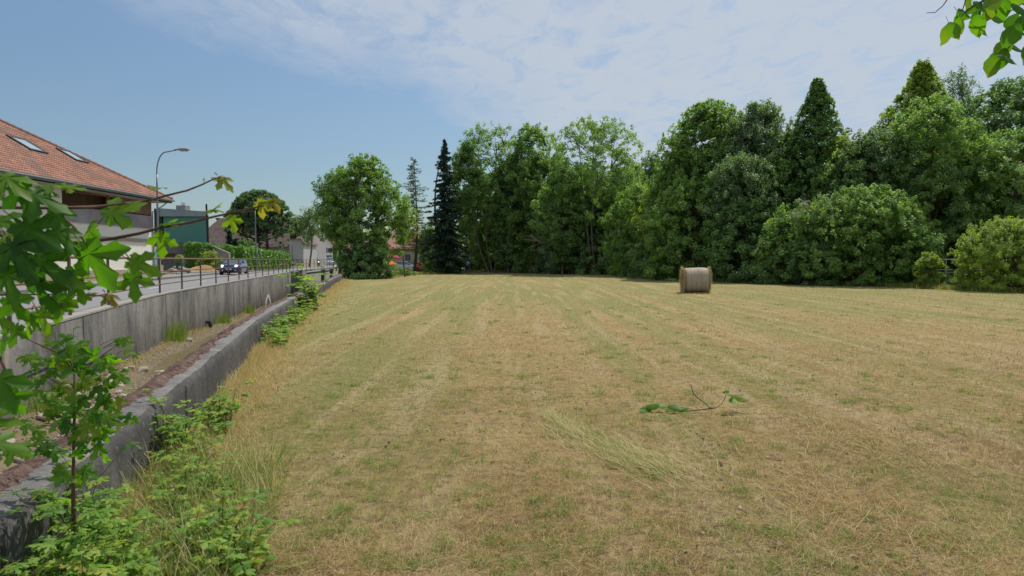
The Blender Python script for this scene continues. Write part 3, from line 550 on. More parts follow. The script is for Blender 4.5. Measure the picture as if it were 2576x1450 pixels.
# ================================================================= TREES
def unit(a): return a/np.maximum(np.linalg.norm(a, axis=1, keepdims=True), 1e-9)
def leaf_quads(P, Nn, q, Lh, Wd, hang=None, fold=0):
    """rhombic leaves at P with normal Nn; Lh, Wd arrays"""
    n = len(P); T = q.normal(size=(n, 3))
    if hang is not None: T = T*(1-hang)+np.array([0, 0, -1.0])*hang*2
    T = unit(T-(T*Nn).sum(1, keepdims=True)*Nn); B_ = np.cross(Nn, T); Lh = Lh[:, None]; Wd = Wd[:, None]
    V = np.stack([P-T*Lh*.5, P+B_*Wd*.5-T*Lh*.08, P+T*Lh*.5, P-B_*Wd*.5-T*Lh*.08], 1).reshape(-1, 3)
    return V, np.arange(4*n).reshape(n, 4)
PROF = {
 'round': lambda t: np.sqrt(np.clip(1-((t-.5)/.5)**2, 0, 1))**.9,
 'dome': lambda t: np.where(t < .35, .72+.28*t/.35, np.sqrt(np.clip(1-((t-.35)/.65)**2, 0, 1))),
 'bush': lambda t: np.where(t < .3, .9+.1*t/.3, np.sqrt(np.clip(1-((t-.3)/.72)**2, 0.02, 1))),
 'vase': lambda t: np.where(t < .62, .35+.65*(t/.62)**.9, np.sqrt(np.clip(1-((t-.62)/.39)**2, 0, 1))),
 'oval': lambda t: np.sin(np.pi*np.clip(t*.93+.05, 0, 1))**.65,
 'cone': lambda t: np.clip(np.where(t < .12, .75+t*2, 1-(t-.12)/.88), 0, 1)**.85+.03,
 'spire': lambda t: np.where(t < .25, .85+.15*t/.25, np.clip(1-(t-.25)/.75, 0, 1)**.75)+.03,
 'lime': lambda t: np.interp(t, [0, .12, .35, .6, .75, .9, 1], [.75, .95, 1, .72, .50, .26, .08]),
 'column': lambda t: np.where(t < .8, .9+.1*np.sin(t*4), np.sqrt(np.clip(1-((t-.8)/.21)**2, 0, 1))),
}
def limb(w, a, b, r0, r1, q, seg=5, sag=.08, n=5):
    a, b = Vector(a), Vector(b); d = (b-a).length; pts = []; rr = []
    o1 = Vector(q.normal(size=3))*d*.05
    for i in range(seg+1):
        s = i/seg; p = a.lerp(b, s)+o1*math.sin(s*math.pi)+Vector((0, 0, -sag*d*math.sin(s*math.pi)*1.0)); pts.append(p); rr.append(r0+(r1-r0)*s**.7)
    w.tube(pts, rr, n, cap=False); return pts
bark = mat('grey_bark', (.11, .09, .065), .95, noise=(6, .9), c2=(.19, .165, .13), bump=(20, .8, .03), scale3=(1, 1, .3))
barkd = mat('dark_bark', (.05, .04, .03), .95, noise=(6, .8), c2=(.10, .08, .06), bump=(20, .8, .03), scale3=(1, 1, .3))
LM = {  # foliage along tint 0..1
 'mid': leafmat('leaf_mid', [(0.074, 0.136, 0.043), (0.164, 0.277, 0.076), (0.332, 0.472, 0.119)]),
 'light': leafmat('leaf_light', [(0.087, 0.154, 0.057), (0.176, 0.287, 0.097), (0.325, 0.424, 0.154)], .42),
 'yellow': leafmat('leaf_yellowgreen', [(0.110, 0.174, 0.037), (0.223, 0.306, 0.067), (0.393, 0.450, 0.101)], .42),
 'dark': leafmat('leaf_dark', [(0.063, 0.122, 0.046), (0.123, 0.224, 0.081), (0.252, 0.390, 0.119)], .28),
 'blue': leafmat('leaf_bluegreen', [(0.086, 0.149, 0.086), (0.175, 0.269, 0.151), (0.345, 0.430, 0.250)], .28),
 'silver': leafmat('leaf_silver', [(0.070, 0.128, 0.051), (0.140, 0.232, 0.100), (0.281, 0.374, 0.200)], .3),
 'conifer': leafmat('needle_dark', [(0.023, 0.052, 0.040), (0.046, 0.095, 0.064), (0.098, 0.167, 0.104)], .1),
 'larch': leafmat('needle_larch', [(0.073, 0.122, 0.062), (0.121, 0.185, 0.088), (0.197, 0.246, 0.124)], .3),
 'pine': leafmat('needle_pine', [(0.070, 0.116, 0.072), (0.120, 0.199, 0.112), (0.199, 0.282, 0.153)], .3),
 'laurel': leafmat('leaf_laurel', [(0.051, 0.114, 0.020), (0.103, 0.227, 0.035), (0.189, 0.355, 0.061)], .3, .35, .5),
 'bloom': leafmat('leaf_pale_bloom', [(.17, .22, .15), (.30, .35, .28), (.42, .45, .40)], .3),
}
nleaf_total = 0
def tree(name, label, cat, group, cx, vtop, hw, y, kind='round', m='mid', t0=.12, cr=.75, cover=1.0, L0=.24, z0=0.0, lump=.3, trunks=1, tr=.16, seed=1, hang=0, wfac=.6, lean=0, sparse=1.0, stretch=1.0, depthf=.85, barkm=None, shapes=None, gone=None):
    global nleaf_total
    q = np.random.default_rng(seed); top = at_y(cx, vtop, y); R = (1.12 if kind == 'bush' else 1.3)*hw*y/F; Hh = top[2]-z0; X0 = float(top[0])
    root = empty(name, (X0, y, z0), label, cat, group)
    cb = t0*Hh; ch = Hh-cb; prof = PROF[kind]
    area = 2*math.pi*R*(.5*(1+depthf))*ch*.72; ncl = max(20, int(area/(cr*cr*1.5)*sparse*1.55))
    # clump centres
    t = q.random(ncl*5); keep = q.random(ncl*5) < (prof(t)+.12); t = t[keep][:ncl]; ncl = len(t)
    ang = q.random(ncl)*2*math.pi; ph = q.random(6)*6.28
    lm = 1+lump*(np.sin(3*ang+ph[0]+5*t)+.7*np.sin(5*ang+ph[1]-9*t)+.6*np.sin(2*ang+14*t+ph[2]))*.6
    u = 1-.62*q.random(ncl)**2.2; rr = prof(t)*R*lm*u
    inset = np.minimum(cr*.35, prof(t)*R*.3); rr = np.maximum(rr-inset, 0)
    cen = np.stack([rr*np.cos(ang)+lean*t*Hh, rr*np.sin(ang)*depthf, cb+t*(ch-cr*.4)], 1)
    if gone is not None: cen = cen[~gone(cen)]; ncl = len(cen)
    csz = cr*(.5+.55*q.random(ncl)); ctint = q.random(ncl)
    # small tufts that stick out of the outline
    nt2 = int(ncl*.6); t2 = .25+.75*q.random(nt2)**.7; a2 = q.random(nt2)*6.283; r2 = prof(t2)*R*(.98+.26*q.random(nt2)**1.8); cen2 = np.stack([r2*np.cos(a2)+lean*t2*Hh, r2*np.sin(a2)*depthf, cb+t2*(ch+cr*.5*q.random(nt2))], 1)
    cen = np.concatenate([cen, cen2]); csz = np.concatenate([csz, cr*(.22+.25*q.random(nt2))]); ctint = np.concatenate([ctint, .3+.7*q.random(nt2)]); zst = np.concatenate([np.full(ncl, .72), np.full(nt2, 1.5)]); ncl += nt2
    la = L0*L0*wfac*.5; K = (2.6*cover*math.pi*csz**2/la*.62).astype(int)+6
    idx = np.repeat(np.arange(ncl), K); n = len(idx); nleaf_total += n
    d = unit(q.normal(size=(n, 3))); rad = q.random(n)**.45; off = d*rad[:, None]*csz[idx][:, None]; off[:, 2] *= zst[idx]*stretch
    P = cen[idx]+off
    if hang: P[:, 2] -= hang*(q.random(n)**1.5)*csz[idx]*2
    outw = unit(off*.8+unit(cen[idx]-np.array([0, 0, cb+ch*.4]))*.35+np.array([0, 0, .45])); Nn = unit(outw+q.normal(size=(n, 3))*.55)
    V, Fc = leaf_quads(P, Nn, q, L0*(.65+.7*q.random(n)), L0*wfac*(.7+.6*q.random(n)), hang=.6 if hang else None)
    tint = np.clip(ctint[idx]*.6+q.random(n)*.5-.05, 0, 1)
    np_mesh('crown', V, Fc, LM[m] if isinstance(m, str) else m, root, tint=np.repeat(tint, 4))
    w = MB(); bases = []
    for k in range(trunks):
        a = 2*math.pi*k/max(1, trunks)+q.random(); b0 = (math.cos(a)*tr*1.4*(trunks > 1), math.sin(a)*tr*(trunks > 1), -.1); sp = .32*R*(trunks > 1)
        p1 = (math.cos(a)*sp+lean*.5*Hh, math.sin(a)*sp, cb+ch*.45); p2 = (math.cos(a)*sp*1.5+lean*Hh*.9, math.sin(a)*sp*1.4, Hh*.93)
        r0 = tr/(1+.5*(trunks-1)); bases.append(limb(w, b0, p1, r0, r0*.55, q, 8, 0, 7)+limb(w, p1, p2, r0*.55, .02, q, 6, 0, 5))
    br = MB(); sel = q.permutation(ncl)[:min(ncl, 60)]
    for i in sel:
        c = Vector(cen[i]); hz = max(cb*.7+.1, c.z-.45*math.hypot(c.x, c.y)-.3)
        s = min((p for b in bases for p in b[:-1]), key=lambda p: abs(p.z-hz)*1.5+math.hypot(p.x-c.x, p.y-c.y)*.5)
        limb(br, s, c, tr*.28, .015, q, 4, -.05, 4)
    w.add(br.v, br.f); w.build('trunk', barkm or bark, root, smooth=True)
    return root
def conifer(name, label, cat, group, cx, vtop, hw, y, m='conifer', z0=0, t0=.06, step=.42, seed=1, dens=1.0, droop=.35, L0=.3, tr=.2, power=.9, up=0, bk=None, nb=9, fine=False):
    q = np.random.default_rng(seed); top = at_y(cx, vtop, y); R = hw*y/F; Hh = top[2]-z0; root = empty(name, (float(top[0]), y, z0), label, cat, group)
    w = MB(); limb(w, (0, 0, -.1), (0, 0, Hh), tr, .02, q, 10, 0, 7); br = w; PP = []; NN = []; TT = []; h = t0*Hh
    while h < Hh-.1:
        s = (h/Hh-t0)/(1-t0); Lr = R*(1-s)**power*(.9 if s > .1 else .75)+.12
        for k in range(nb):
            a = q.random()*6.28; l = Lr*(.45+.75*q.random())*(1+.18*math.sin(a*2+h*1.3+seed)); hh = h+q.random()*step
            dz = -droop*l*(1-.6*s)+up*l; tip = np.array([math.cos(a)*l, math.sin(a)*l, hh+dz]); b0 = np.array([0, 0, hh])
            if q.random() < (1.0 if fine else .5): limb(br, b0, tip, .035*(.4+l/R) if not fine else .028*(.3+l/R), .008, q, 3, .06, 4)
            n = int(dens*l*26)+4; ss = q.random(n)**.7; side = q.normal(size=n)*.16*l*(1.15-ss)+q.normal(size=n)*.05; per = np.array([-math.sin(a), math.cos(a), 0])
            p = b0+(tip-b0)*ss[:, None]+per*side[:, None]; p[:, 2] -= .06*l*np.sin(ss*3.14)+.12*q.random(n)*(1.5 if droop > .2 else 1)+np.abs(side)*.3
            PP.append(p); nn = q.normal(size=(n, 3))*.5+np.array([0, 0, 1.0]); NN.append(nn); TT.append(np.clip(q.random()*.4+q.random(n)*.6, 0, 1))
        h += step
    P = np.concatenate(PP); Nn = unit(np.concatenate(NN)); t = np.concatenate(TT); n = len(P)
    V, Fc = leaf_quads(P, Nn, q, L0*(.6+.8*q.random(n)), L0*(.34 if not fine else .25)*(.7+.6*q.random(n)), hang=.35 if not fine else 0)
    np_mesh('foliage', V, Fc, LM[m], root, tint=np.repeat(t, 4)); br.build('trunk', bk or barkd, root, smooth=True); return root
TG = 'trees along the far side of the field'; BG = 'bushes at the foot of the tree row'; OG = 'trees by the houses across the road'
def gy(v): return float(at_z(1288, v, 0)[1])
# -- left group
tree('broad_tree', 'big round bushy tree at the left end of the tree row beside the wall end', 'tree', TG, 915, 398, 80, 63, 'oval', 'mid', t0=.02, cr=.62, seed=11, tr=.3, trunks=3, lump=.2, cover=1.2, L0=.22)
tree('drooping_tree', 'grey green drooping tree leaning over the road left of the big round tree', 'tree', TG, 852, 428, 42, 65, 'round', 'silver', t0=.36, cr=.6, seed=12, sparse=.62, hang=.5, tr=.18, lean=-.03, cover=.8, L0=.22)
tree('young_tree', 'light green small tree between the big round tree and the bare trunked larch', 'tree', TG, 1018, 520, 26, 68, 'oval', 'yellow', t0=.5, cr=.5, seed=13, sparse=.7, cover=.8, tr=.1)
conifer('larch', 'thin see-through larch with straight dark trunk left of the dark spruce', 'tree', TG, 1040, 402, 62, 82, 'larch', t0=.22, step=.42, seed=14, dens=1.15, droop=.05, L0=.26, tr=.24, power=.55, nb=8, fine=True)
conifer('spruce', 'tall narrow dark spruce with drooping branches left of centre', 'tree', TG, 1119, 356, 70, 84, 'conifer', t0=.05, step=.4, seed=15, dens=1.3, droop=.5, L0=.42, tr=.28, power=.8, nb=11)
tree('ash_tree', 'bright green slender ash directly right of the dark spruce', 'tree', TG, 1172, 362, 34, 88, 'oval', 'light', t0=.3, cr=.8, seed=16, sparse=.8, tr=.15, trunks=2, L0=.3)
tree('ash_tree', 'tall airy ash with bare forked stems above the gap of sky', 'tree', TG, 1238, 316, 62, 90, 'vase', 'light', t0=.34, cr=.72, seed=17, sparse=.52, cover=.62, tr=.26, trunks=3, L0=.26)
tree('ash_tree', 'dense tall pale green ash right of the forked airy ash', 'tree', TG, 1342, 322, 68, 88, 'oval', 'light', t0=.22, cr=.85, seed=18, sparse=.95, tr=.28, trunks=2, L0=.3)
tree('ivy_clad_tree', 'dark ivy clad stem between the two tall ashes', 'tree', TG, 1278, 420, 24, 89, 'column', 'dark', t0=.05, cr=.7, seed=19, sparse=.9, tr=.2, L0=.3)
tree('ash_tree', 'airy spreading ash with thin visible branches standing alone against the clouds', 'tree', TG, 1500, 304, 88, 78, 'vase', 'light', t0=.33, cr=.62, seed=20, sparse=.6, cover=.62, tr=.24, trunks=3, L0=.24)
tree('maple_sapling_tree', 'bright green small tree filling between the dense ash and the spreading ash', 'tree', TG, 1415, 430, 50, 80, 'oval', 'light', t0=.12, cr=.7, seed=21, sparse=.9, tr=.12)
tree('distant_tree', 'small blue green distant tree in the dip right of the spreading ash', 'tree', TG, 1640, 392, 36, 96, 'oval', 'blue', t0=.2, cr=.9, seed=22, L0=.32)
tree('distant_tree', 'small light green tree top left of the big maple', 'tree', TG, 1598, 418, 30, 92, 'oval', 'mid', t0=.2, cr=.85, seed=23, L0=.3)
tree('thicket_tree', 'yellow green leafy tree in front of the dip left of the big maple', 'tree', TG, 1690, 430, 62, 66, 'dome', 'yellow', t0=.1, cr=.7, seed=24, tr=.15, sparse=1.1)
tree('big_maple', 'large dense dark maple with pointed tufts along its flat top', 'tree', TG, 1790, 262, 104, 60, 'dome', 'mid', t0=.08, cr=.62, seed=25, tr=.3, lump=.2, cover=1.2, L0=.24, trunks=2)
tree('willow', 'grey green soft willow right of the big maple', 'tree', TG, 1915, 262, 84, 57, 'oval', 'blue', t0=.08, cr=.58, seed=26, tr=.22, lump=.2, L0=.2, hang=.25, trunks=2)
tree('silver_willow', 'pale silvery leaved willow in front of the grey green willow', 'tree', TG, 1868, 392, 66, 53, 'round', 'silver', t0=.25, cr=.5, seed=27, tr=.12, L0=.16, hang=.3, sparse=.8)
tree('hornbeam', 'pointed conical dark hornbeam standing tall against the sky', 'tree', TG, 2058, 206, 72, 54, 'lime', 'dark', t0=.15, cr=.42, seed=28, tr=.2, lump=.6, L0=.2, sparse=1.0)
tree('elder_tree', 'light sunlit green tree at the right shoulder of the pointed hornbeam', 'tree', TG, 2120, 350, 52, 52, 'oval', 'yellow', t0=.12, cr=.5, seed=29, L0=.18, sparse=.8)
tree('grey_willow', 'low grey green willow between the hornbeam and the tall pointed lime', 'tree', TG, 2195, 330, 70, 50, 'round', 'silver', t0=.15, cr=.5, seed=30, hang=.35, L0=.17)
tree('lime_tree', 'tall pointed yellow green lime, highest tree on the right', 'tree', TG, 2322, 164, 96, 56, 'lime', 'yellow', t0=.15, cr=.5, seed=31, tr=.3, L0=.2, lump=.6)
tree('weeping_birch', 'feathery weeping birch top behind the tall pointed lime', 'tree', TG, 2415, 176, 52, 60, 'dome', 'blue', t0=.35, cr=.7, seed=32, hang=1.0, sparse=.55, cover=.55, L0=.18, tr=.16)
tree('ash_tree', 'bright green feathery ash in front of the tall pointed lime', 'tree', TG, 2345, 252, 98, 49, 'dome', 'light', t0=.12, cr=.58, seed=33, trunks=2, tr=.22, L0=.18, lump=.18)
tree('dark_maple', 'big dark maple at the right edge behind the bright walnut', 'tree', TG, 2560, 208, 128, 56, 'dome', 'dark', t0=.15, cr=.68, seed=34, tr=.35, L0=.23)
tree('walnut_tree', 'broad bright green walnut at the right edge over the clipped bush', 'tree', TG, 2570, 330, 132, 48, 'dome', 'light', t0=.2, cr=.58, seed=35, tr=.26, L0=.2, lump=.2)
for cx, vt, hw, y, m_, l in ((1850, 322, 78, 58.5, 'light', 'fresh green tree filling between the big maple and the grey green willow'), (1985, 345, 78, 55.5, 'mid', 'leafy tree filling left of the pointed hornbeam'), (2145, 375, 76, 50.5, 'light', 'light green tree at the right foot of the pointed hornbeam'), (2450, 395, 74, 52, 'mid', 'green tree between the feathery ash and the bright walnut'),
                             (1562, 425, 56, 84, 'light', 'light green tree at the right foot of the spreading ash'), (1300, 405, 62, 95, 'mid', 'green tree filling behind the two tall ashes'), (1210, 440, 40, 98, 'light', 'light green tree behind the forked airy ash'), (1720, 372, 60, 62, 'mid', 'green tree at the left shoulder of the big maple'), (1470, 420, 60, 86, 'light', 'bright tree behind the spreading ash')):
    tree('broadleaf_tree', l, 'tree', TG, cx, vt, hw, y, 'oval', m_, t0=.08, cr=.62, seed=int(cx), tr=.16, lump=.35, L0=.22 if y < 70 else .3)
# -- understorey
tree('dark_yew', 'dark blue green yew behind the standing person', 'bush', BG, 1175, 556, 62, 108, 'dome', 'blue', t0=-.02, cr=.8, seed=41, L0=.3)
tree('bush', 'dark leafy thicket just right of the standing person', 'bush', BG, 1285, 566, 62, 104, 'dome', 'dark', t0=-.02, cr=.8, seed=42, L0=.3)
tree('bush', 'low dark thicket under the gap of sky between yew and ash', 'bush', BG, 1232, 600, 50, 112, 'bush', 'dark', t0=-.02, cr=.8, seed=36, L0=.3)
tree('bush', 'dark bushy undergrowth under the dense pale ash', 'bush', BG, 1352, 508, 66, 90, 'bush', 'mid', t0=-.02, cr=.75, seed=43, L0=.28)
tree('bush', 'grey green shrub with a dead branch poking out', 'bush', BG, 1420, 478, 66, 84, 'bush', 'blue', t0=-.02, cr=.7, seed=44, L0=.26)
tree('bush', 'dark thicket below the spreading ash', 'bush', BG, 1505, 495, 72, 80, 'bush', 'dark', t0=-.02, cr=.7, seed=45, L0=.26)
tree('bush', 'large dark green bush below the yellow green leafy tree', 'bush', BG, 1620, 470, 84, 70, 'bush', 'mid', t0=-.02, cr=.6, seed=46, L0=.22)
tree('small_bush', 'small pale green bush at the field edge left of the bale', 'bush', BG, 1560, 610, 34, 75, 'bush', 'light', t0=-.02, cr=.4, seed=47, L0=.18)
tree('bush', 'tall dark bush directly behind the round bale', 'bush', BG, 1748, 452, 96, 56, 'bush', 'mid', t0=-.02, cr=.6, seed=48, L0=.2, cover=1.15)
tree('bush', 'dark green bush right behind the bale under the silvery willow', 'bush', BG, 1880, 505, 90, 51.5, 'bush', 'dark', t0=-.02, cr=.55, seed=49, L0=.19, cover=1.15)
tree('bush', 'deep green bush under the pointed hornbeam', 'bush', BG, 2010, 520, 84, 48.5, 'bush', 'mid', t0=-.02, cr=.52, seed=50, L0=.18, cover=1.15)
tree('flowering_shrub', 'shrub with pale silvery blossom sprays left of the round mounded bush', 'bush', BG, 2065, 492, 56, 46.5, 'round', 'bloom', t0=.62, cr=.3, seed=51, L0=.1, sparse=.3, cover=.5, tr=.05)
tree('mounded_bush', 'large round mounded bush with layered light tufts at the field edge', 'bush', BG, 2175, 474, 112, 45, 'round', 'mid', t0=-.15, cr=.40, seed=52, L0=.15, cover=1.25, lump=.35)
tree('bush', 'low leafy bush joined to the left side of the mounded bush', 'bush', BG, 2050, 570, 56, 45.5, 'bush', 'dark', t0=-.02, cr=.42, seed=56, L0=.15, lump=.4)
tree('bush', 'low leafy bush joined to the right side of the mounded bush', 'bush', BG, 2290, 590, 44, 44, 'bush', 'mid', t0=-.02, cr=.4, seed=57, L0=.15, lump=.4)
tree('bush', 'shaggy green bush between the bale and the mounded bush', 'bush', BG, 1950, 600, 50, 47.5, 'bush', 'light', t0=-.02, cr=.42, seed=58, L0=.16, lump=.4)
tree('bush', 'dark low bush just left of the bale', 'bush', BG, 1660, 590, 60, 62, 'bush', 'dark', t0=-.02, cr=.5, seed=59, L0=.19, lump=.4)
tree('young_tree', 'light green small tree closing the gap between larch and spruce', 'tree', TG, 1082, 575, 26, 98, 'oval', 'light', t0=.1, cr=.6, seed=75, L0=.26, tr=.08)
tree('bush', 'dark shady tree mass behind the gap with the pipe fence', 'bush', BG, 2425, 495, 90, 50, 'bush', 'dark', t0=-.02, cr=.6, seed=53, L0=.2, cover=1.2)
tree('small_bush', 'small yellow green shrub at the left end of the pipe fence', 'bush', BG, 2338, 640, 28, 40, 'bush', 'yellow', t0=-.02, cr=.28, seed=54, L0=.11)
tree('tall_weeds', 'ragged tall weeds between the clipped bush and the mounded bush', 'weeds', BG, 2395, 694, 40, 41, 'bush', 'light', t0=-.02, cr=.22, seed=61, L0=.1, sparse=.6)
tree('clipped_bush', 'round yellow green clipped bush at the right edge of the field', 'bush', BG, 2560, 553, 126, 36.5, 'bush', 'yellow', t0=-.02, cr=.32, seed=55, L0=.10, cover=1.2, lump=.07)
# a second rank behind, so that no daylight shows where the photograph has none
for i, (cx, vt, hw, y, l) in enumerate(((1700, 500, 130, 82, 'behind the leafy tree in the dip'), (1960, 400, 110, 66, 'behind the grey green willow'), (2200, 420, 120, 62, 'behind the mounded bush'), (2480, 430, 110, 60, 'behind the right hand gap'), (1330, 560, 110, 104, 'behind the two tall ashes'))):
    tree('backing_tree', 'dense dark green tree '+l, 'tree', TG, cx, vt, hw, y, 'bush', 'dark', t0=.0, cr=1.0, seed=60+i, L0=.36)
tree('bush', 'leafy green shrub beside the trunk of the larch', 'bush', BG, 1015, 678, 26, 72, 'bush', 'light', t0=-.02, cr=.35, seed=71, L0=.16)
tree('bush', 'low weedy shrub between the larch and the spruce', 'bush', BG, 1100, 662, 36, 84, 'bush', 'mid', t0=-.02, cr=.4, seed=72, L0=.2)
tree('bush', 'low dark bush at the foot of the big round tree', 'bush', BG, 915, 612, 58, 60.5, 'bush', 'dark', t0=-.02, cr=.5, seed=73, L0=.18)
tree('red_flowering_shrub', 'red flowering shrub in the garden between larch and spruce', 'bush', None, 1058, 660, 14, 100, 'bush', leafmat('red_blossom', [(.2, .04, .03), (.4, .09, .07), (.5, .16, .12)], .2), t0=-.02, cr=.3, seed=74, L0=.2)
# -- across the road
tree('creeper_tree', 'narrow yellow green tree at the corner of the grey annex', 'tree', OG, 768, 590, 10, 150, 'column', 'yellow', t0=.0, cr=.8, seed=81, L0=.4, z0=LAND_Z)
tree('street_tree', 'small green tree in front of the red roofed house', 'tree', OG, 833, 596, 11, 185, 'oval', 'light', t0=.1, cr=.9, seed=82, L0=.45, z0=LAND_Z)
tree('street_tree', 'low shrub left of the white gabled house', 'tree', OG, 780, 640, 8, 165, 'bush', 'yellow', t0=.0, cr=.6, seed=83, L0=.4, z0=LAND_Z)
tree('birch', 'slender birch with hanging grey green foliage by the barn corner', 'tree', OG, 776, 517, 30, 128, 'oval', 'silver', t0=.42, cr=.9, seed=84, L0=.3, hang=.9, sparse=.6, cover=.6, z0=LAND_Z, tr=.2)
conifer('cypress', 'taller dark columnar cypress above the hedge', 'tree', OG, 577, 578, 11, 86, 'conifer', z0=LAND_Z, t0=0, step=.14, seed=85, dens=2, droop=-.9, L0=.2, tr=.08, power=.35, nb=12)
conifer('cypress', 'shorter dark columnar cypress right of the taller one', 'tree', OG, 590, 600, 9, 86.5, 'conifer', z0=LAND_Z, t0=0, step=.14, seed=86, dens=2, droop=-.9, L0=.2, tr=.08, power=.35, nb=12)
tree('garden_bush', 'dark green garden bush between the cypresses and the pine trunks', 'bush', OG, 617, 606, 30, 92, 'bush', 'dark', t0=-.02, cr=.5, seed=87, L0=.22, z0=LAND_Z)
tree('garden_bush', 'dark climber beside the barn windows', 'bush', OG, 726, 640, 8, 120, 'bush', 'dark', t0=-.02, cr=.5, seed=88, L0=.3, z0=LAND_Z)
# the broad pine: tufts at the ends of rising limbs
def pine():
    q = np.random.default_rng(91); y = 104.0; R = 84*y/F; top = at_y(650, 480, y); z0 = LAND_Z; Hh = top[2]-z0; root = empty('pine', (float(top[0]), y, z0), 'broad dark domed pine with ragged tufts and several leaning stems behind the hedge', 'tree', OG)
    w = MB(); br = MB(); stems = [(Vector((.2+.9*k, .5*k, -.1)), Vector((-1.6+2.3*k, .4*k, Hh*.42)), Vector((-2.6+3.4*k, 0, Hh*.8))) for k in (-.2, .55, 1.1)]
    for a, b, c in stems: limb(w, a, b, .32, .2, q, 6, 0, 8); limb(w, b, c, .2, .05, q, 5, 0, 6)
    br = w; PP = []; TT = []; ncl = 620
    for i in range(ncl):
        t = q.random()**.65; a = q.random()*6.28; r = PROF['dome'](np.array(t))*R*(1-.45*q.random()**1.8); x = r*math.cos(a); yy = r*math.sin(a)*.8; z = Hh*(.24+.74*t)
        if x > 0 and t < .35: x *= 1.15
        if t < .3 and q.random() < .7: continue
        c = np.array([x, yy, z]); n = int(95 if t > .25 else 55); s = .5*(.7+.6*q.random()); d = unit(q.normal(size=(n, 3))+np.array([0, 0, .7])); PP.append(np.stack([np.repeat(c[None], n, 0)-d*.05, d*s*(.5+.7*q.random((n, 1)))], 1)); TT.append(np.clip(q.random()*.5+q.random(n)*.5, 0, 1))
        if i % 3 == 0:
            st = stems[int(q.integers(3))]; b0 = st[1].lerp(st[2], q.random()*.8); b0 = b0 if z > b0.z else st[0].lerp(st[1], min(1, max(.4, z/Hh*1.8))); limb(br, b0, c, .09, .02, q, 4, .05, 4)
    br.build('trunk', barkd, root, smooth=True); A = np.concatenate(PP); t = np.concatenate(TT); n = len(A); side = unit(np.cross(A[:, 1], q.normal(size=(n, 3))))*.085
    P = A[:, 0]; D = A[:, 1]; V = np.stack([P-side, P+side, P+D*.7+side*.9, P+D], 1).reshape(-1, 3); np_mesh('foliage', V, np.arange(4*n).reshape(n, 4), LM['pine'], root, tint=np.repeat(t, 4))
pine()
# hedges: clipped boxes of leaves
def hedge(name, label, pts, wd, h, m, cr, L0, seed, group='hedges across the road'):
    q = np.random.default_rng(seed); P0 = Vector((*pts[0], LAND_Z)); root = empty(name, P0, label, 'hedge', group); PP = []
    segs = list(zip(pts[:-1], pts[1:]))
    for (a, b), (h0, h1) in zip(segs, h):
        a = np.array(a); b = np.array(b); l = np.linalg.norm(b-a); d = (b-a)/l; nrm = np.array([-d[1], d[0]]); n = int((l*(h0+h1)+l*wd*1.2)*2.6/(L0*L0*.3)); s = q.random(n)*l; hh = (h0+(h1-h0)*s/l)*(1+.05*np.sin(s*2.1)+.04*np.sin(s*5.3+1)); face = q.random(n)
        z = np.where(face < .36, hh, q.random(n)*hh); o = np.where(face < .36, (q.random(n)*2-1)*wd/2, np.where(face < .68, wd/2, -wd/2)); o = o*(1+.08*np.sin(s*3.7+z*3)); jit = q.normal(size=(n, 3))*.09
        x = a[0]+d[0]*s+nrm[0]*o; y = a[1]+d[1]*s+nrm[1]*o; up = np.where(face < .36, 1.0, .35); Nn = unit(np.stack([nrm[0]*np.sign(o)*(1-up), nrm[1]*np.sign(o)*(1-up), up], 1)+q.normal(size=(n, 3))*.45)
        PP.append((np.stack([x-P0.x, y-P0.y, z], 1)+jit, Nn))
        for sgn in (0, l):   # end caps
            m_ = int(wd*h0*2.6/(L0*L0*.3)); oo = (q.random(m_)*2-1)*wd/2; PP.append((np.stack([a[0]+d[0]*sgn+nrm[0]*oo-P0.x, a[1]+d[1]*sgn+nrm[1]*oo-P0.y, q.random(m_)*(h0 if sgn == 0 else h1)], 1)+q.normal(size=(m_, 3))*.09, unit(np.array([d[0], d[1], .4])*(1 if sgn else -1)+q.normal(size=(m_, 3))*.5)))
    P = np.concatenate([p for p, _ in PP]); Nn = np.concatenate([n_ for _, n_ in PP]); n = len(P); V, Fc = leaf_quads(P, Nn, q, L0*(.6+.8*q.random(n)), L0*.5*(.7+.6*q.random(n)))
    np_mesh('foliage', V, Fc, LM[m], root, tint=np.repeat(q.random(n), 4))
    w = MB()
    for (a, b) in segs:
        w.tube([(a[0]-P0.x, a[1]-P0.y, .02), (b[0]-P0.x, b[1]-P0.y, .02)], .04, 5)
        for i in range(12): p = Vector((*a, 0)).lerp(Vector((*b, 0)), i/12); w.tube([(p.x-P0.x, p.y-P0.y, -.1), (p.x-P0.x+.2, p.y-P0.y, 1.2)], [.05, .02], 5)
    w.build('stems', barkd, root)
ha = at_y(482, 650, 69); hb = at_y(700, 650, 96); hm = at_y(560, 650, 72)
hedge('laurel_hedge', 'long bright green laurel hedge along the pavement', [tuple(hm[:2]+np.array([.3, 1])), tuple(hb[:2])], 2.6, [(2.45, 2.0)], 'laurel', .3, .24, 93)
hedge('laurel_hedge', 'rounded darker end of the laurel hedge in front of the garage', [tuple(ha[:2]), tuple(hm[:2]+np.array([.2, .5]))], 2.2, [(2.75, 2.45)], 'laurel', .3, .22, 94)
tree('garden_bush', 'small rounded yellowish bush in front of the laurel hedge', 'bush', OG, 528, 636, 26, 66.5, 'bush', 'yellow', t0=-.02, cr=.35, seed=95, L0=.16, z0=LAND_Z)
tree('garden_bush', 'small dark bush at the right end of the laurel hedge', 'bush', OG, 722, 645, 9, 104, 'bush', 'dark', t0=-.02, cr=.35, seed=96, L0=.22, z0=LAND_Z)
print('leaves', nleaf_total)
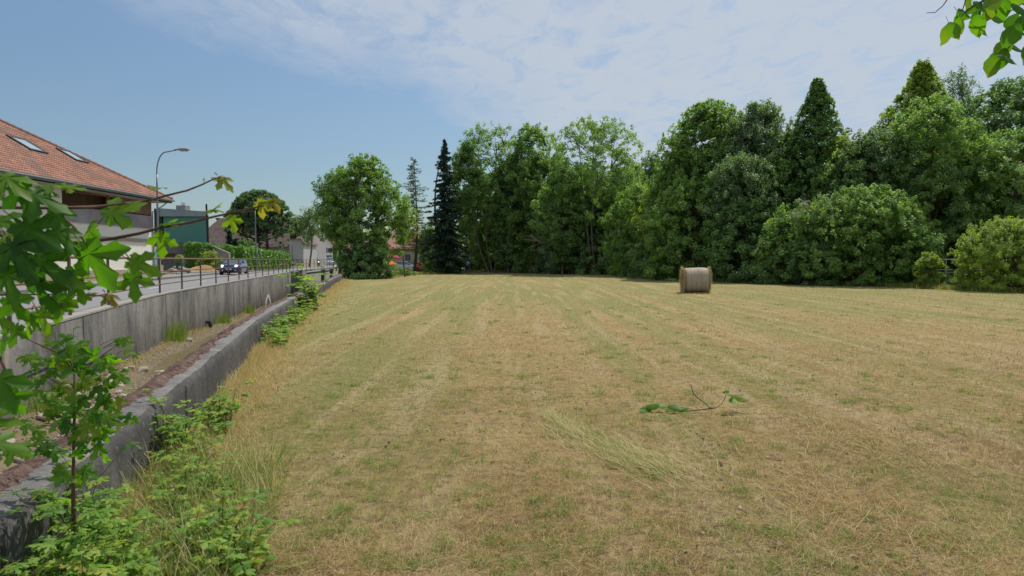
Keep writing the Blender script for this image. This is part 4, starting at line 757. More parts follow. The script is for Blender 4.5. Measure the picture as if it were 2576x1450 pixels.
# ================================================================= OBJECTS
# ---- round bale
bp = at_z(1754, 738.5, 0); bl = empty('round_bale', (bp[0], bp[1]+.35, 0), 'round hay bale in whitish net wrap standing alone on the mown field', 'bale', rz=R_(-4)); br_, bw = .645, 1.14
def bale_mat():
    m = bpy.data.materials.new('net_wrapped_hay'); m.use_nodes = True; t = m.node_tree; p = t.nodes['Principled BSDF']; p.inputs['Roughness'].default_value = .75; p.inputs['Specular IOR Level'].default_value = .25
    tcn = N(t, 'ShaderNodeTexCoord'); mp = N(t, 'ShaderNodeMapping'); mp.inputs['Scale'].default_value = (14, .6, .6); L(t, tcn.outputs['Object'], mp.inputs[0])
    n = N(t, 'ShaderNodeTexNoise', inp={'Scale': 2, 'Detail': 6, 'Roughness': .7}); L(t, mp.outputs[0], n.inputs['Vector'])
    n2 = N(t, 'ShaderNodeTexNoise', inp={'Scale': 6, 'Detail': 6, 'Roughness': .7}); L(t, tcn.outputs['Object'], n2.inputs['Vector'])
    r = N(t, 'ShaderNodeValToRGB'); L(t, n.outputs[0], r.inputs[0]); r.color_ramp.elements[0].position = .35; r.color_ramp.elements[0].color = (.27, .21, .13, 1); r.color_ramp.elements[1].position = .62; r.color_ramp.elements[1].color = (.42, .36, .29, 1)
    x = N(t, 'ShaderNodeMix', data_type='RGBA', blend_type='MULTIPLY', inp={0: .5}); L(t, r.outputs[0], x.inputs[6]); L(t, n2.outputs[1], x.inputs[7]); L(t, r.outputs[0], p.inputs['Base Color'])
    b = N(t, 'ShaderNodeBump', inp={'Strength': .6, 'Distance': .02}); L(t, n2.outputs[0], b.inputs['Height']); L(t, b.outputs[0], p.inputs['Normal']); return m
q = np.random.default_rng(21); rings = []
for i in range(15):
    x = -bw/2+bw*i/14; e = abs(i-7)/7; rr = br_*(1-.035*e**8+.006*math.sin(i*1.7)); rings.append([(x, rr*math.cos(2*math.pi*j/48)*(1+.008*math.sin(j*.9)), br_*.985+rr*math.sin(2*math.pi*j/48)*(.955 if math.sin(2*math.pi*j/48) < -.8 else .985)+.012*math.sin(x*5+.6)) for j in range(48)])
w = MB(); w.loft(rings); w.build('net_wrap', bale_mat(), bl, smooth=True)
hay_m = leafmat('hay_straw', [(.34, .25, .12), (.54, .42, .22), (.70, .59, .36)], .2, .8, .1, (1, 1, .8))
for s in (-1, 1):
    n = 5200; a = q.random(n)*6.283; rr = br_*np.sqrt(q.random(n))*1.0; fr = rr > br_*.86; bulge = .02+.10*(1-(rr/br_)**2)*0+.05*q.random(n)
    P = np.stack([s*(bw/2+bulge*.7), rr*np.cos(a), br_*.985+rr*np.sin(a)], 1); D = unit(np.stack([s*(.12+.5*q.random(n)), -np.sin(a)+q.normal(size=n)*.6, np.cos(a)+q.normal(size=n)*.6], 1)); ln = (.05+.13*q.random(n))
    out = fr & (q.random(n) < .5); D[out] = unit(D[out]*.5+np.stack([np.full(out.sum(), s*.8), np.cos(a[out])*.9, np.sin(a[out])*.9], 1)); side = unit(np.cross(D, q.normal(size=(n, 3))))*.004
    V = np.stack([P-side, P+side, P+D*ln[:, None]+side*.5, P+D*ln[:, None]-side*.5], 1).reshape(-1, 3); np_mesh('straw_end', V, np.arange(4*n).reshape(n, 4), hay_m, bl, tint=np.repeat(q.random(n), 4))
# ---- street lamps and thin poles
def lamp(u, ytop, y, uh0, uh1, vh, label, r=.07):
    base = at_y(u, 660, y); t_ = at_y(u, ytop, y); g = empty('street_lamp', (base[0], y, LAND_Z+.05), label, 'lamp', 'street lamps'); H_ = t_[2]-LAND_Z; hd = at_y(uh0, vh, y); rx = hd[0]-base[0]; rz = hd[2]-LAND_Z-.05
    w = MB(); w.tube([(0, 0, -.1), (0, 0, 2.2), (0, 0, 2.25), (0, 0, H_*.72), (0, 0, H_-1.58)], [r*1.15, r*1.15, r, r*.7, r*.55], 10); w.build('pole', steel, g, smooth=True)
    w = MB(); pts = [(0, 0, H_-1.6)]
    for i in range(9): a = math.pi/2*i/8; pts.append((.6*(1-math.cos(a)), 0, H_-1.5+(rz-.12-H_+1.5)*math.sin(a)))
    pts.append((rx, 0, rz)); w.tube(pts, [r*.55]*len(pts), 8); w.build('arm', steel, g, smooth=True)
    hw_ = (at_y(uh1, vh, y)[0]-hd[0]); w = MB(); rings = [[(rx+x, yy*wd, rz+.02+zz*hh) for yy, zz in ((-1, 0), (-.8, .8), (0, 1), (.8, .8), (1, 0), (.8, -.5), (0, -.7), (-.8, -.5))] for x, wd, hh in ((-.1, .04, .03), (.12, .10, .06), (hw_*.35, .14, .10), (hw_*.75, .15, .11), (hw_*.97, .11, .07), (hw_, .05, .03))]
    w.loft(rings); hdo = w.build('lamp_head', mat('lamp_housing', (.25, .25, .24), .5), g, smooth=True); w = MB(); w.box(rx+hw_*.35, rx+hw_*.85, -.1, .1, rz-.075, rz-.05); w.build('lens', mat('lamp_lens', (.5, .5, .48), .3), hdo); return g
lamp(399, 376, 42, 443, 476, 378, 'tall grey street lamp with curved arm by the end of the cream house')
lamp(644, 498, 78, 664, 680, 500, 'pale street lamp in front of the broad pine', .075)
pole_m = mat('thin_pole_steel', (.13, .14, .15), .6)
for u, v, y, l in ((735, 615, 112, 'thin dark pole in front of the grey annex'), (777, 570, 140, 'thin pale pole in front of the birch'), (789, 600, 150, 'thin dark pole beside the white gabled house')):
    b = at_z(u, 668, LAND_Z); t_ = at_y(u, v, y); w = MB(); w.tube([(t_[0], y, LAND_Z), (t_[0], y, t_[2])], .07, 6); tag(w.build('pole', pole_m), l, 'pole')
# ---- hydrant, pot, rocks, mound
hp = at_y(539, 676, 66); g = empty('hydrant', (hp[0], 66, LAND_Z), 'orange red fire hydrant on the verge in front of the yellowish bush', 'hydrant'); red = mat('hydrant_red', (.45, .10, .035), .6)
w = MB(); w.tube([(0, 0, 0), (0, 0, .12), (0, 0, .14), (0, 0, .62), (0, 0, .66)], [.17, .17, .12, .12, .15], 12); w.build('barrel', red, g, smooth=True); w = MB(); w.tube([(0, 0, .66), (0, 0, .76), (0, 0, .84)], [.14, .12, .04], 12); w.build('cap', red, g, smooth=True)
for s in (-1, 1): w = MB(); w.tube([(s*.1, 0, .48), (s*.22, 0, .48)], [.06, .07], 8); w.build('outlet', red, g)
mq = np.random.default_rng(31); a_ = at_y(424, 690, 57); c_ = at_y(500, 690, 62); V = []; Fc = []; nx, ny = 22, 22; mx0, mx1, my0, my1 = a_[0]-.3, c_[0]+.6, 55.6, 66
for i in range(ny+1):
    for j in range(nx+1):
        x = mx0+(mx1-mx0)*j/nx; y = my0+(my1-my0)*i/ny; e = min(i, ny-i, j, nx-j)/5; z = LAND_Z+.06+.75*max(0, math.exp(-((x-mx0-1.6)/2.2)**2-((y-62.5)/2.6)**2))*min(1, e)+.05*mq.random()*min(1, e)-(.12 if e == 0 else 0); V.append((x, y, z))
for i in range(ny):
    for j in range(nx): k = i*(nx+1)+j; Fc.append([k, k+1, k+nx+2, k+nx+1])
o = np_mesh('soil_mound', V, Fc, mat('dry_orange_soil', (.40, .22, .11), .95, noise=(2.2, .9), c2=(.30, .24, .11), bump=(12, 1, .06))); tag(o, 'dry orange brown soil mound with kerb beside the cream house', 'mound')
w = MB(); w.tube([(mx0, my0-.05, ROAD_Z+.13), (mx1-.9, my0-.05, ROAD_Z+.13), (mx1-.1, my0+1.2, ROAD_Z+.13), (mx1+.05, 66, ROAD_Z+.13)], .12, 6); tag(w.build('kerb_edging', mat('kerb_grey', (.2, .2, .19), .9)), 'grey stone kerb edging round the soil mound', 'kerb')
for i, (u, v, y, r) in enumerate(((434, 681, 57, .42), (462, 676, 58.5, .40), (446, 671, 61, .35))):
    p_ = at_y(u, v, y); o = stone(r, (p_[0], y, LAND_Z+.28+.1*i), 'rock', mat('grey_rock', (.33, .30, .26), .9, noise=(3, .8), bump=(10, .7, .03)), 50+i, .5); tag(o, ('flat grey boulder at the left of the soil mound', 'blocky grey boulder in the middle of the soil mound', 'pale boulder at the back of the soil mound')[i], 'rock')
pp = at_y(430, 668, 58.5); g = empty('potted_shrub', (pp[0], 60, LAND_Z+.5), 'shrub in a dark teal pot by the pale blue garage door', 'plant pot'); w = MB(); w.tube([(0, 0, 0), (0, 0, .45), (0, 0, .5)], [.26, .38, .40], 14); w.build('pot', mat('teal_pot', (.03, .13, .12), .4), g, smooth=True)
n = 900; d = unit(mq.normal(size=(n, 3))); V, Fc_ = leaf_quads(np.array([0, 0, .8])+d*.38*mq.random((n, 1))**.4, unit(d+mq.normal(size=(n, 3))*.4), mq, np.full(n, .12), np.full(n, .07)); np_mesh('foliage', V, Fc_, LM['yellow'], g, tint=np.repeat(mq.random(n), 4))
V = []; 
# ---- pipe fence at the right
g = empty('pipe_fence', (float(at_y(2390, 690, 42)[0]), 42, 0), 'grey pipe fence with wires across the gap at the right', 'fence'); fx0, fx1 = at_y(2335, 700, 42)[0]-g.location.x, at_y(2470, 700, 42)[0]-g.location.x; galv = mat('galvanised', (.42, .43, .44), .5, metal=.4)
for v, r in ((653, .028), (679, .02), (686, .012)):
    z = at_y(2390, v, 42)[2]; w = MB(); w.tube([(fx0, 0, z), (fx1, 0, z)], r, 8); w.build('rail', galv, g)
for i in range(4):
    x = fx0+(fx1-fx0)*i/3; w = MB(); w.tube([(x, .05, -.1), (x, .05, 1.66)], .03, 8); w.build('post', galv, g)
# ---- parasols, parked car and bench things in the garden
def parasol(u, vt, vb, hwp, y, col, label, seed):
    c = at_y(u, vt, y); b = at_y(u, vb, y); r = hwp*y/F; g = empty('parasol', (c[0], y, 0), label, 'parasol', 'garden parasols'); z1 = c[2]; z0_ = b[2]; w = MB(); k = 8; vs = [(0, 0, z1)]+[(r*math.cos(2*math.pi*i/k), r*math.sin(2*math.pi*i/k), z0_+.12) for i in range(k)]+[(r*math.cos(2*math.pi*i/k), r*math.sin(2*math.pi*i/k), z0_) for i in range(k)]
    w.add(vs, [(0, i+1, (i+1) % k+1) for i in range(k)]+[(i+1, k+i+1, k+(i+1) % k+1, (i+1) % k+1) for i in range(k)]); o = w.build('canopy', leafmat('cloth_%d' % seed, [col, col], .3, .8, .1, (1.2, 1, 1)), g); w = MB(); w.tube([(0, 0, 0), (0, 0, z1)], .03, 6); w.build('pole', white_m, g)
    for i in range(k): a = 2*math.pi*i/k; w = MB(); w.tube([(0, 0, z1-.06), (r*.97*math.cos(a), r*.97*math.sin(a), z0_+.08)], .012, 4); w.build('rib', white_m, g)
parasol(988, 639, 651, 20, 92, (.55, .07, .14), 'crimson red garden parasol above the orange one', 1)
parasol(984, 656, 668, 18, 86, (.75, .25, .05), 'orange garden parasol below the crimson one', 2)
# ---- cars
car_glass = mat('car_glass', (.05, .08, .085), .05, spec=1.0); tyre_m = mat('tyre', (.015, .015, .015), .8); rim_m = mat('rim', (.35, .35, .36), .3, metal=.9); black = mat('black_plastic', (.012, .012, .014), .5); lampm = mat('headlight_lit', (.9, .9, .9), .1, emit=((1, .98, .92), 1.6)); platem = mat('plate', (.6, .62, .62), .4); chrome = mat('chrome', (.7, .7, .7), .15, metal=1)
def paintm(name, c, me=.4): 
    m = mat(name, c, .22, spec=.6, metal=me); m.node_tree.nodes['Principled BSDF'].inputs['Coat Weight'].default_value = .8; return m
def car(name, label, x, y, rz, Ln, Wd, Ht, hood, col, roofc, wind=(-.22, -.02), van=False, lights=True, cat='car', rearroof=.36):
    """front at local -Y"""
    g = empty(name, (x, y, ROAD_Z), label, cat, 'vehicles coming along the road', rz); hw = Wd/2; l = Ln/2; belt = hood+.08
    st = [(-l, .36, hood-.30, .78), (-l+.06, .22, hood-.16, .90), (-l+.28, .18, hood-.04, .98), (-l*.62, .17, hood, 1), (-l*.38, .17, belt, 1), (0, .17, belt, 1), (l*.5, .17, belt+.02, 1), (l*.85, .18, belt+.02, .98), (l-.05, .24, belt-.04, .92), (l, .38, belt-.22, .82)]
    def ring(yy, zb, zt, k):
        h = hw*k; m_ = zb+(zt-zb)*.55; return [(-h*.88, yy, zb), (-h*.99, yy, zb+.1), (-h, yy, m_), (-h*.95, yy, zt-.06), (-h*.84, yy, zt), (0, yy, zt+.035), (h*.84, yy, zt), (h*.95, yy, zt-.06), (h, yy, m_), (h*.99, yy, zb+.1), (h*.88, yy, zb)]
    w = MB(); w.loft([ring(*s) for s in st]); w.build('body', paintm(name+'_paint', col), g, smooth=True)
    wb, wt = wind[0]*Ln, wind[1]*Ln; rr_ = rearroof*Ln; re = l-.12 if van else l*.9
    gs = [(wb, belt-.05, belt+.0, .86, .84), (wt-.02, belt-.05, Ht-.04, .9, .72), (rr_, belt-.05, Ht-.05, .9, .73), (re, belt-.05, (Ht-.16 if van else belt+.12), .86, .8)]
    w = MB(); w.loft([[(-hw*a, yy, z0_), (-hw*(a+b)/2-.0, yy, (z0_+z1_)/2), (-hw*b, yy, z1_), (hw*b, yy, z1_), (hw*(a+b)/2, yy, (z0_+z1_)/2), (hw*a, yy, z0_)] for yy, z0_, z1_, a, b in gs]); w.build('windows', car_glass, g)
    w = MB(); w.loft([[(-hw*.74, yy, z-.03), (-hw*.68, yy, z+.01), (0, yy, z+.05), (hw*.68, yy, z+.01), (hw*.74, yy, z-.03)] for yy, z in ((wt-.06, Ht-.06), (wt+.15, Ht-.035), (rr_-.1, Ht-.04), (rr_+.12, Ht-.08))]); w.build('roof', paintm(name+'_roof_paint', roofc), g, smooth=True)
    pl = paintm(name+'_pillar_paint', col)
    for s in (-1, 1):
        w = MB(); w.tube([(s*hw*.87, wb, belt-.02), (s*hw*.725, wt, Ht-.05)], .035, 5); w.tube([(s*hw*.905, .12*Ln, belt-.02), (s*hw*.735, .10*Ln, Ht-.05)], .035, 5)
        if van: w.add([(s*(hw*.915), .13*Ln, belt-.03), (s*(hw*.76), .13*Ln, Ht-.06), (s*(hw*.76), re-.05, Ht-.14), (s*(hw*.9), re-.02, belt-.03)], [(0, 1, 2, 3)])
        w.build('pillar', pl, g)
        w = MB(); w.loft([[(s*(hw*.9+dx), wb+.28+dy, belt+.08+dz) for dx, dy, dz in ((0, 0, -.06), (0, 0, .06), (0, .1, .05), (0, .1, -.05))], [(s*(hw*.9+.2+dx), wb+.22+dy, belt+.1+dz) for dx, dy, dz in ((0, 0, -.07), (0, 0, .07), (0, .12, .06), (0, .12, -.06))]]); w.build('mirror', paintm(name+'_mirror_paint', col), g)
        w = MB(); w.tube([(s*hw*.66, -l+.13, hood-.16), (s*hw*.66, -l+.02, hood-.18), (s*hw*.66, -l-.005, hood-.18)], [.12, .09, .07], 12); w.build('headlight', lampm if lights else chrome, g, smooth=True)
        w = MB(); w.tube([(s*hw*.62, -l+.05, .38), (s*hw*.62, -l-.015, .38)], .055, 8); w.build('fog_light', chrome, g)
        for yy in (-l*.66, l*.66):
            w = MB(); w.tube([(s*(hw-.2), yy, .31), (s*(hw-.03), yy, .31), (s*(hw+.012), yy, .31)], [.31, .31, .28], 20); t_ = w.build('wheel', tyre_m, g, smooth=False); w = MB(); w.tube([(s*(hw+.01), yy, .31), (s*(hw+.02), yy, .31)], [.20, .17], 12); w.build('rim', rim_m, t_)
    w = MB(); w.box(-hw*.42, hw*.42, -l-.02, -l+.1, hood-.34, hood-.22); w.box(-hw*.5, hw*.5, -l-.02, -l+.1, .24, .40); w.build('grille', black, g); w = MB(); w.box(-.24, .24, -l-.035, -l-.021, .43, .54); w.build('licence_plate', platem, g); return g
def road_at(off, y): return float(Rx(y))+off
hx_ = -float(Rx(58.5)-Rx(57.5))
cx_ = at_y(577, 680, 58.6)[0]; view = math.atan2(-cx_, 58.6)
car('blue_car', 'small dark blue hatchback with lit headlights driving behind the railing', cx_, 59.6, view-R_(13), 3.75, 1.68, 1.36, .90, (.018, .035, .13), (.02, .025, .05))
c2 = at_z(791, 670, ROAD_Z); car('dark_car', 'dark car with bluish grey roof farther along the road', at_y(791, 665, 146)[0], 146, R_(22), 4.4, 1.85, 1.72, 1.05, (.015, .02, .03), (.13, .17, .21), rearroof=.42)
car('white_van', 'small white van behind the dark car at the bend', at_y(828, 665, 170)[0], 170, R_(20), 4.5, 1.85, 1.9, 1.1, (.7, .72, .74), (.75, .75, .76), van=True, lights=False, cat='van', rearroof=.42)
car('dark_car', 'third dark vehicle half hidden by the tree at the end of the road', at_y(860, 665, 158)[0], 158, R_(24), 4.3, 1.8, 1.6, 1.0, (.02, .025, .025), (.1, .12, .13), rearroof=.4)
pc = car('parked_car', 'pale grey car parked in the garden behind the larch', at_y(1022, 668, 101)[0], 101, R_(80), 4.2, 1.75, 1.5, .95, (.35, .38, .42), (.4, .43, .47), lights=False); pc.location.z = 0; pc['group'] = 'vehicles'; del pc['group']
# ---- person with a camera
def person():
    P0 = at_z(1176, 686.3, 0); y = float(P0[1]); g = empty('person', (P0[0], y, 0), 'person in light blue shirt and dark blue jeans standing at the far field edge', 'person', rz=R_(6))
    skin = mat('skin', (.42, .24, .17), .6); shirt = mat('light_blue_shirt', (.60, .68, .84), .8, noise=(9, .3)); jeans = mat('dark_blue_jeans', (.025, .05, .13), .85); hairm = mat('dark_hair', (.03, .02, .015), .7)
    J = {'pel': (0, 0, .95, .15), 'sp': (0, .01, 1.12, .135), 'ch': (0, .01, 1.32, .165), 'nk': (0, .0, 1.48, .06), 'hd0': (0, -.02, 1.57, .085), 'hd': (0, -.03, 1.66, .095), 'ht': (0, -.02, 1.73, .07)}
    for s, k in ((-1, 'l'), (1, 'r')):
        J.update({k+'sh': (s*.17, .01, 1.40, .07), k+'el': (s*.27, -.02, 1.14, .048), k+'wr': (s*.10, -.25, 1.26, .03), k+'pa': (s*.055, -.29, 1.28, .034),
                  k+'hip': (s*.09, 0, .9, .115), k+'kn': (s*.11, -.02+.03*s, .49, .07), k+'an': (s*.12, .0+.06*s, .09, .045), k+'ft': (s*.13, -.16+.06*s, .035, .035)})
        for f in range(4): J['%sf%d' % (k, f)] = (s*.045, -.33, 1.33-.02*f, .011); J['%sg%d' % (k, f)] = (s*.01, -.36, 1.325-.02*f, .009)
        J[k+'th'] = (s*.035, -.27, 1.33, .012)
    E = [('pel', 'sp'), ('sp', 'ch'), ('ch', 'nk'), ('nk', 'hd0'), ('hd0', 'hd'), ('hd', 'ht')]
    for k in 'lr':
        E += [('ch', k+'sh'), (k+'sh', k+'el'), (k+'el', k+'wr'), (k+'wr', k+'pa'), ('pel', k+'hip'), (k+'hip', k+'kn'), (k+'kn', k+'an'), (k+'an', k+'ft'), (k+'pa', k+'th')]+[(k+'pa', '%sf%d' % (k, f)) for f in range(4)]+[('%sf%d' % (k, f), '%sg%d' % (k, f)) for f in range(4)]
    def skinned(name, keys, m, k=1.0, add=0, par=g, cuts=None):
        ks = [j for j in J if j in keys]; ix = {j: i for i, j in enumerate(ks)}; es = [(ix[a], ix[b]) for a, b in E if a in ix and b in ix]
        me = bpy.data.meshes.new(name); me.from_pydata([J[j][:3] for j in ks], es, []); o = bpy.data.objects.new(name, me); C.objects.link(o); o.parent = par; me.materials.append(m)
        sk = o.modifiers.new('skin', 'SKIN'); sk.use_smooth_shade = True; sl_ = me.skin_vertices[0].data if me.skin_vertices else None
        if sl_ is None:
            me.attributes.get('skin')
        return o, ks, me
    def do(name, keys, m, k, add):
        o, ks, me = skinned(name, keys, m); 
        import bmesh
        bm = bmesh.new(); bm.from_mesh(me); lay = bm.verts.layers.skin.verify()
        for i, v in enumerate(bm.verts):
            r = J[ks[i]][3]*k+add; v[lay].radius = (r, r*(.72 if ks[i] in ('ch', 'sp', 'pel') else 1)); v[lay].use_root = ks[i] in ('pel', 'ch', ks[0]) and i == (ks.index('pel') if 'pel' in ks else 0)
        bm.to_mesh(me); bm.free(); s = o.modifiers.new('smooth', 'SUBSURF'); s.levels = 1; s.render_levels = 2; return o
    do('body', list(J), skin, 1, 0); do('shirt', ['pel', 'sp', 'ch', 'lsh', 'rsh', 'lel', 'rel', 'lwr', 'rwr'], shirt, 1.12, .014); do('jeans', ['pel', 'lhip', 'rhip', 'lkn', 'rkn', 'lan', 'ran'], jeans, 1.08, .012)
    w = MB(); w.loft([[(r*math.cos(a), -.02+r*math.sin(a)*1.1, z) for a in [2*math.pi*i/12 for i in range(12)]] for z, r in ((1.63, .098), (1.69, .104), (1.75, .09), (1.79, .05))]); w.build('hair', hairm, g, smooth=True)
    for s in (-1, 1): w = MB(); w.box(s*.125-.045, s*.125+.045, -.18+.06*s, .08+.06*s, 0, .07); w.build('shoe', black, g, bevel=.02)
    c = empty('camera_in_hand', (P0[0], y-.32, 1.24), 'small black camera held up by the person at chest height', 'camera'); w = MB(); w.box(-.07, .07, -.03, .03, 0, .09); w.build('camera_body', black, c, bevel=.008); w = MB(); w.tube([(0, -.03, .045), (0, -.1, .045)], .032, 12); w.build('lens', black, c)
person()
# ================================================================= FOREGROUND PLANTS
def fan_leaf(outline, fold=.12, ripple=.05):
    """outline: (x, y) star-shaped about (0, .0+); leaf along +y from the stalk at the origin; unit length"""
    V = [(0, .30, .0)]+[(x, y, -fold*abs(x)-.25*fold*y*y+ripple*math.sin(7*math.atan2(x, y-.3))*math.hypot(x, y-.3)) for x, y in outline]; k = len(outline)
    return np.array(V), [(0, i+1, (i+1) % k+1) for i in range(k)]
maple = []
def lobe(cx, cy, a, ln, wd):   # points of a lobe in direction a
    d = (math.sin(a), math.cos(a)); n_ = (math.cos(a), -math.sin(a)); return [(cx+d[0]*ln*s+n_[0]*wd*o, cy+d[1]*ln*s+n_[1]*wd*o) for s, o in ((.36, -.85), (.56, -.95), (.70, -1.35), (.80, -.75), (.97, -.3), (1.02, 0), (.97, .3), (.80, .75), (.70, 1.35), (.56, .95), (.36, .85))]
for a, ln, wd in ((-2.15, .30, .10), (-1.12, .56, .13), (0, .74, .145), (1.12, .56, .13), (2.15, .30, .10)): maple += lobe(0, .3, a, ln, wd)
maple += [(.05, .12), (0, .0), (-.05, .12)]; MAPLE = fan_leaf(maple)
OVAL = fan_leaf([(.12, .05), (.27, .2), (.34, .42), (.27, .68), (.12, .88), (0, 1.02), (-.12, .88), (-.27, .68), (-.34, .42), (-.27, .2), (-.12, .05), (0, 0)], .25, .03)
RASP = fan_leaf([(.16, .03), (.30, .14), (.27, .2), (.37, .34), (.32, .38), (.36, .52), (.28, .56), (.27, .7), (.17, .76), (.12, .88), (0, 1.02), (-.12, .88), (-.17, .76), (-.27, .7), (-.28, .56), (-.36, .52), (-.32, .38), (-.37, .34), (-.27, .2), (-.30, .14), (-.16, .03), (0, .02)], .3, .04)
class Leaves:
    def __init__(s): s.V = []; s.F = []; s.T = []
    def put(s, shape, P, size, yaw_dir, nrm, tint):
        Y = Vector(yaw_dir).normalized(); Z = Vector(nrm); Z = (Z-Y*Z.dot(Y)); Z = Z.normalized() if Z.length > 1e-4 else Y.orthogonal().normalized(); X = Y.cross(Z); k = len(s.V); A = np.array([X, Y, Z]); V, Fc = shape
        V = V.copy(); c1, c2, c3 = qn.uniform(-.1, .55), qn.uniform(-.25, .6), qn.uniform(-.5, .5); V[:, 2] -= c1*V[:, 0]**2*1.6+c2*(V[:, 1]-.3)**2+c3*V[:, 0]*(V[:, 1]-.3)
        rr = np.hypot(V[:, 0], V[:, 1]-.3); vein = (rr-np.median(rr))*.28; vein[0] = .10
        s.V += list(V@A*size+np.array(P)); s.F += [[i+k for i in f] for f in Fc]; s.T += list(np.clip(tint+vein+.02*np.array([qn.gauss(0, 1) for _ in V]), 0, 1))
    def build(s, name, m, par): return np_mesh(name, s.V, s.F, m, par, tint=s.T, smooth=True)
near_leaf = leafmat('near_maple_leaf', [(.018, .06, .016), (.04, .12, .014), (.085, .20, .018), (.17, .24, .03), (.28, .17, .06)], .55, .5, .3, (1.7, 2.05, .25))
twig_m = mat('red_brown_twig', (.13, .065, .04), .7, noise=(30, .6), c2=(.06, .03, .025)); qn = random.Random(77)
def V3(a): return Vector(tuple(map(float, a)))
# maple boughs hanging into the left of the picture
mb = empty('maple_bough', tuple(at_y(0, 560, 1.45)), 'near maple bough with large green lobed leaves hanging in at the left edge', 'branch')
W = MB(); LV = Leaves()
def twig(pts, r0, r1): 
    P = [V3(at_y(u, v, y)) for u, v, y in pts]; Q = []
    for i in range(len(P)-1):
        for s in range(4): Q.append(P[i].lerp(P[i+1], s/4))
    Q.append(P[-1]); n = len(Q); W.tube(Q, [r0+(r1-r0)*i/(n-1) for i in range(n)], 7)
K_ = 1.45
twig([(-260, 500, 1.5), (0, 523, 1.45), (140, 524, 1.42), (232, 523, 1.4), (318, 511, 1.4)], .0045, .0018)
twig([(-260, 560, 1.6), (60, 600, 1.55), (200, 612, 1.5), (288, 600, 1.5), (350, 588, 1.5), (406, 573, 1.5), (480, 560, 1.48), (541, 545, 1.47), (610, 530, 1.46), (668, 516, 1.45), (692, 505, 1.45)], .005, .0012)
twig([(140, 524, 1.42), (250, 520, 1.5), (372, 506, 1.62), (420, 492, 1.62), (470, 480, 1.6), (508, 465, 1.58), (535, 452, 1.57), (556, 445, 1.57)], .0035, .0013)
twig([(130, 524, 1.42), (190, 575, 1.42), (232, 640, 1.4)], .0028, .0014); twig([(288, 600, 1.5), (302, 622, 1.48), (330, 655, 1.46)], .002, .0012)
twig([(-200, 700, 1.5), (0, 742, 1.45), (120, 741, 1.45), (257, 745, 1.43)], .003, .0012); twig([(-200, 880, 1.2), (0, 900, 1.2), (26, 960, 1.2)], .004, .002)
Lf = [  # u, v of leaf middle, size px, direction (0 = up, clockwise degrees), tilt towards viewer 0..1, tint, depth
 (240, 662, 151, 150, .9, .42, 1.38), (300, 528, 111, 60, .75, .55, 1.40), (215, 590, 99, 235, .8, .5, 1.42), (356, 668, 92, 120, .9, .5, 1.44), (336, 716, 87, 170, .9, .45, 1.42), (405, 612, 74, 185, .85, .52, 1.5),
 (586, 562, 52, 170, .8, .62, 1.46), (655, 522, 56, 190, .7, .78, 1.45), (690, 513, 44, 140, .5, .80, 1.45), (664, 503, 46, 60, .3, .68, 1.45), (566, 457, 54, 130, .45, .78, 1.57), (548, 448, 34, 280, .3, .85, 1.57), (393, 472, 44, 275, .25, .6, 1.6), (535, 527, 46, 285, .25, .65, 1.48), (544, 521, 36, 60, .25, .65, 1.48), (441, 562, 36, 50, .5, .6, 1.49), (420, 560, 46, 70, .2, .45, 1.5), (510, 453, 18, 0, .4, .6, 1.58),
 (30, 455, 111, 120, .5, .5, 1.3), (110, 500, 125, 115, .55, .28, 1.32), (135, 462, 81, 80, .3, .55, 1.36), (60, 500, 111, 160, .5, .10, 1.34), (185, 470, 60, 90, .4, .6, 1.4), (10, 560, 111, 100, .5, .35, 1.36), (90, 590, 140, 130, .55, .22, 1.33), (160, 600, 103, 140, .5, .3, 1.36), (40, 640, 140, 140, .5, .15, 1.30), (120, 670, 140, 125, .5, .2, 1.34), (20, 710, 111, 160, .6, .3, 1.3), (95, 730, 125, 175, .7, .14, 1.33), (180, 700, 88, 130, .7, .48, 1.36), (200, 732, 77, 150, .8, .4, 1.38), (140, 770, 81, 190, .8, .5, 1.42), (40, 770, 88, 150, .6, .35, 1.38), (70, 815, 74, 200, .8, .48, 1.42), (104, 806, 82, 150, .8, .5, 1.42), (155, 762, 79, 190, .8, .52, 1.43), (35, 840, 68, 190, .7, .4, 1.42), (0, 800, 77, 140, .6, .45, 1.4), (222, 742, 34, 60, .5, .6, 1.43), (278, 750, 50, 130, .5, .88, 1.43), (262, 757, 30, 200, .5, .6, 1.43), (20, 600, 68, 60, .5, .6, 1.5), (0, 480, 81, 60, .4, .6, 1.4), (150, 545, 74, 150, .4, .32, 1.4), (0, 660, 96, 60, .4, .4, 1.38),
 (8, 975, 122, 150, .55, .28, 1.1), (30, 1010, 88, 165, .6, .35, 1.12), (-15, 1060, 111, 80, .5, .45, 1.1), (5, 1120, 111, 110, .5, .4, 1.15), (40, 1135, 77, 100, .5, .5, 1.2), (0, 870, 77, 200, .5, .4, 1.2)]
for u, v, s, a, tl, ti, y in Lf:
    y = y*1.0; c = V3(at_y(u, v, y)); sz = s*y/F; a = math.radians(a); d = Vector((math.sin(a), qn.uniform(-.35, .35), math.cos(a))); nz_ = Vector((qn.uniform(-.35, .35), -tl, (1.15-tl)*1.0)); P = c-d.normalized()*sz*.48
    LV.put(MAPLE, P, sz, d, nz_, ti+qn.uniform(-.05, .05)); W.tube([P, P-d.normalized()*sz*.18], .0011, 4)
def offs(o, e): o.location = (-e.location.x, -e.location.y, -e.location.z)
offs(W.build('twigs', twig_m, mb, smooth=True), mb); offs(LV.build('foliage', near_leaf, mb), mb)
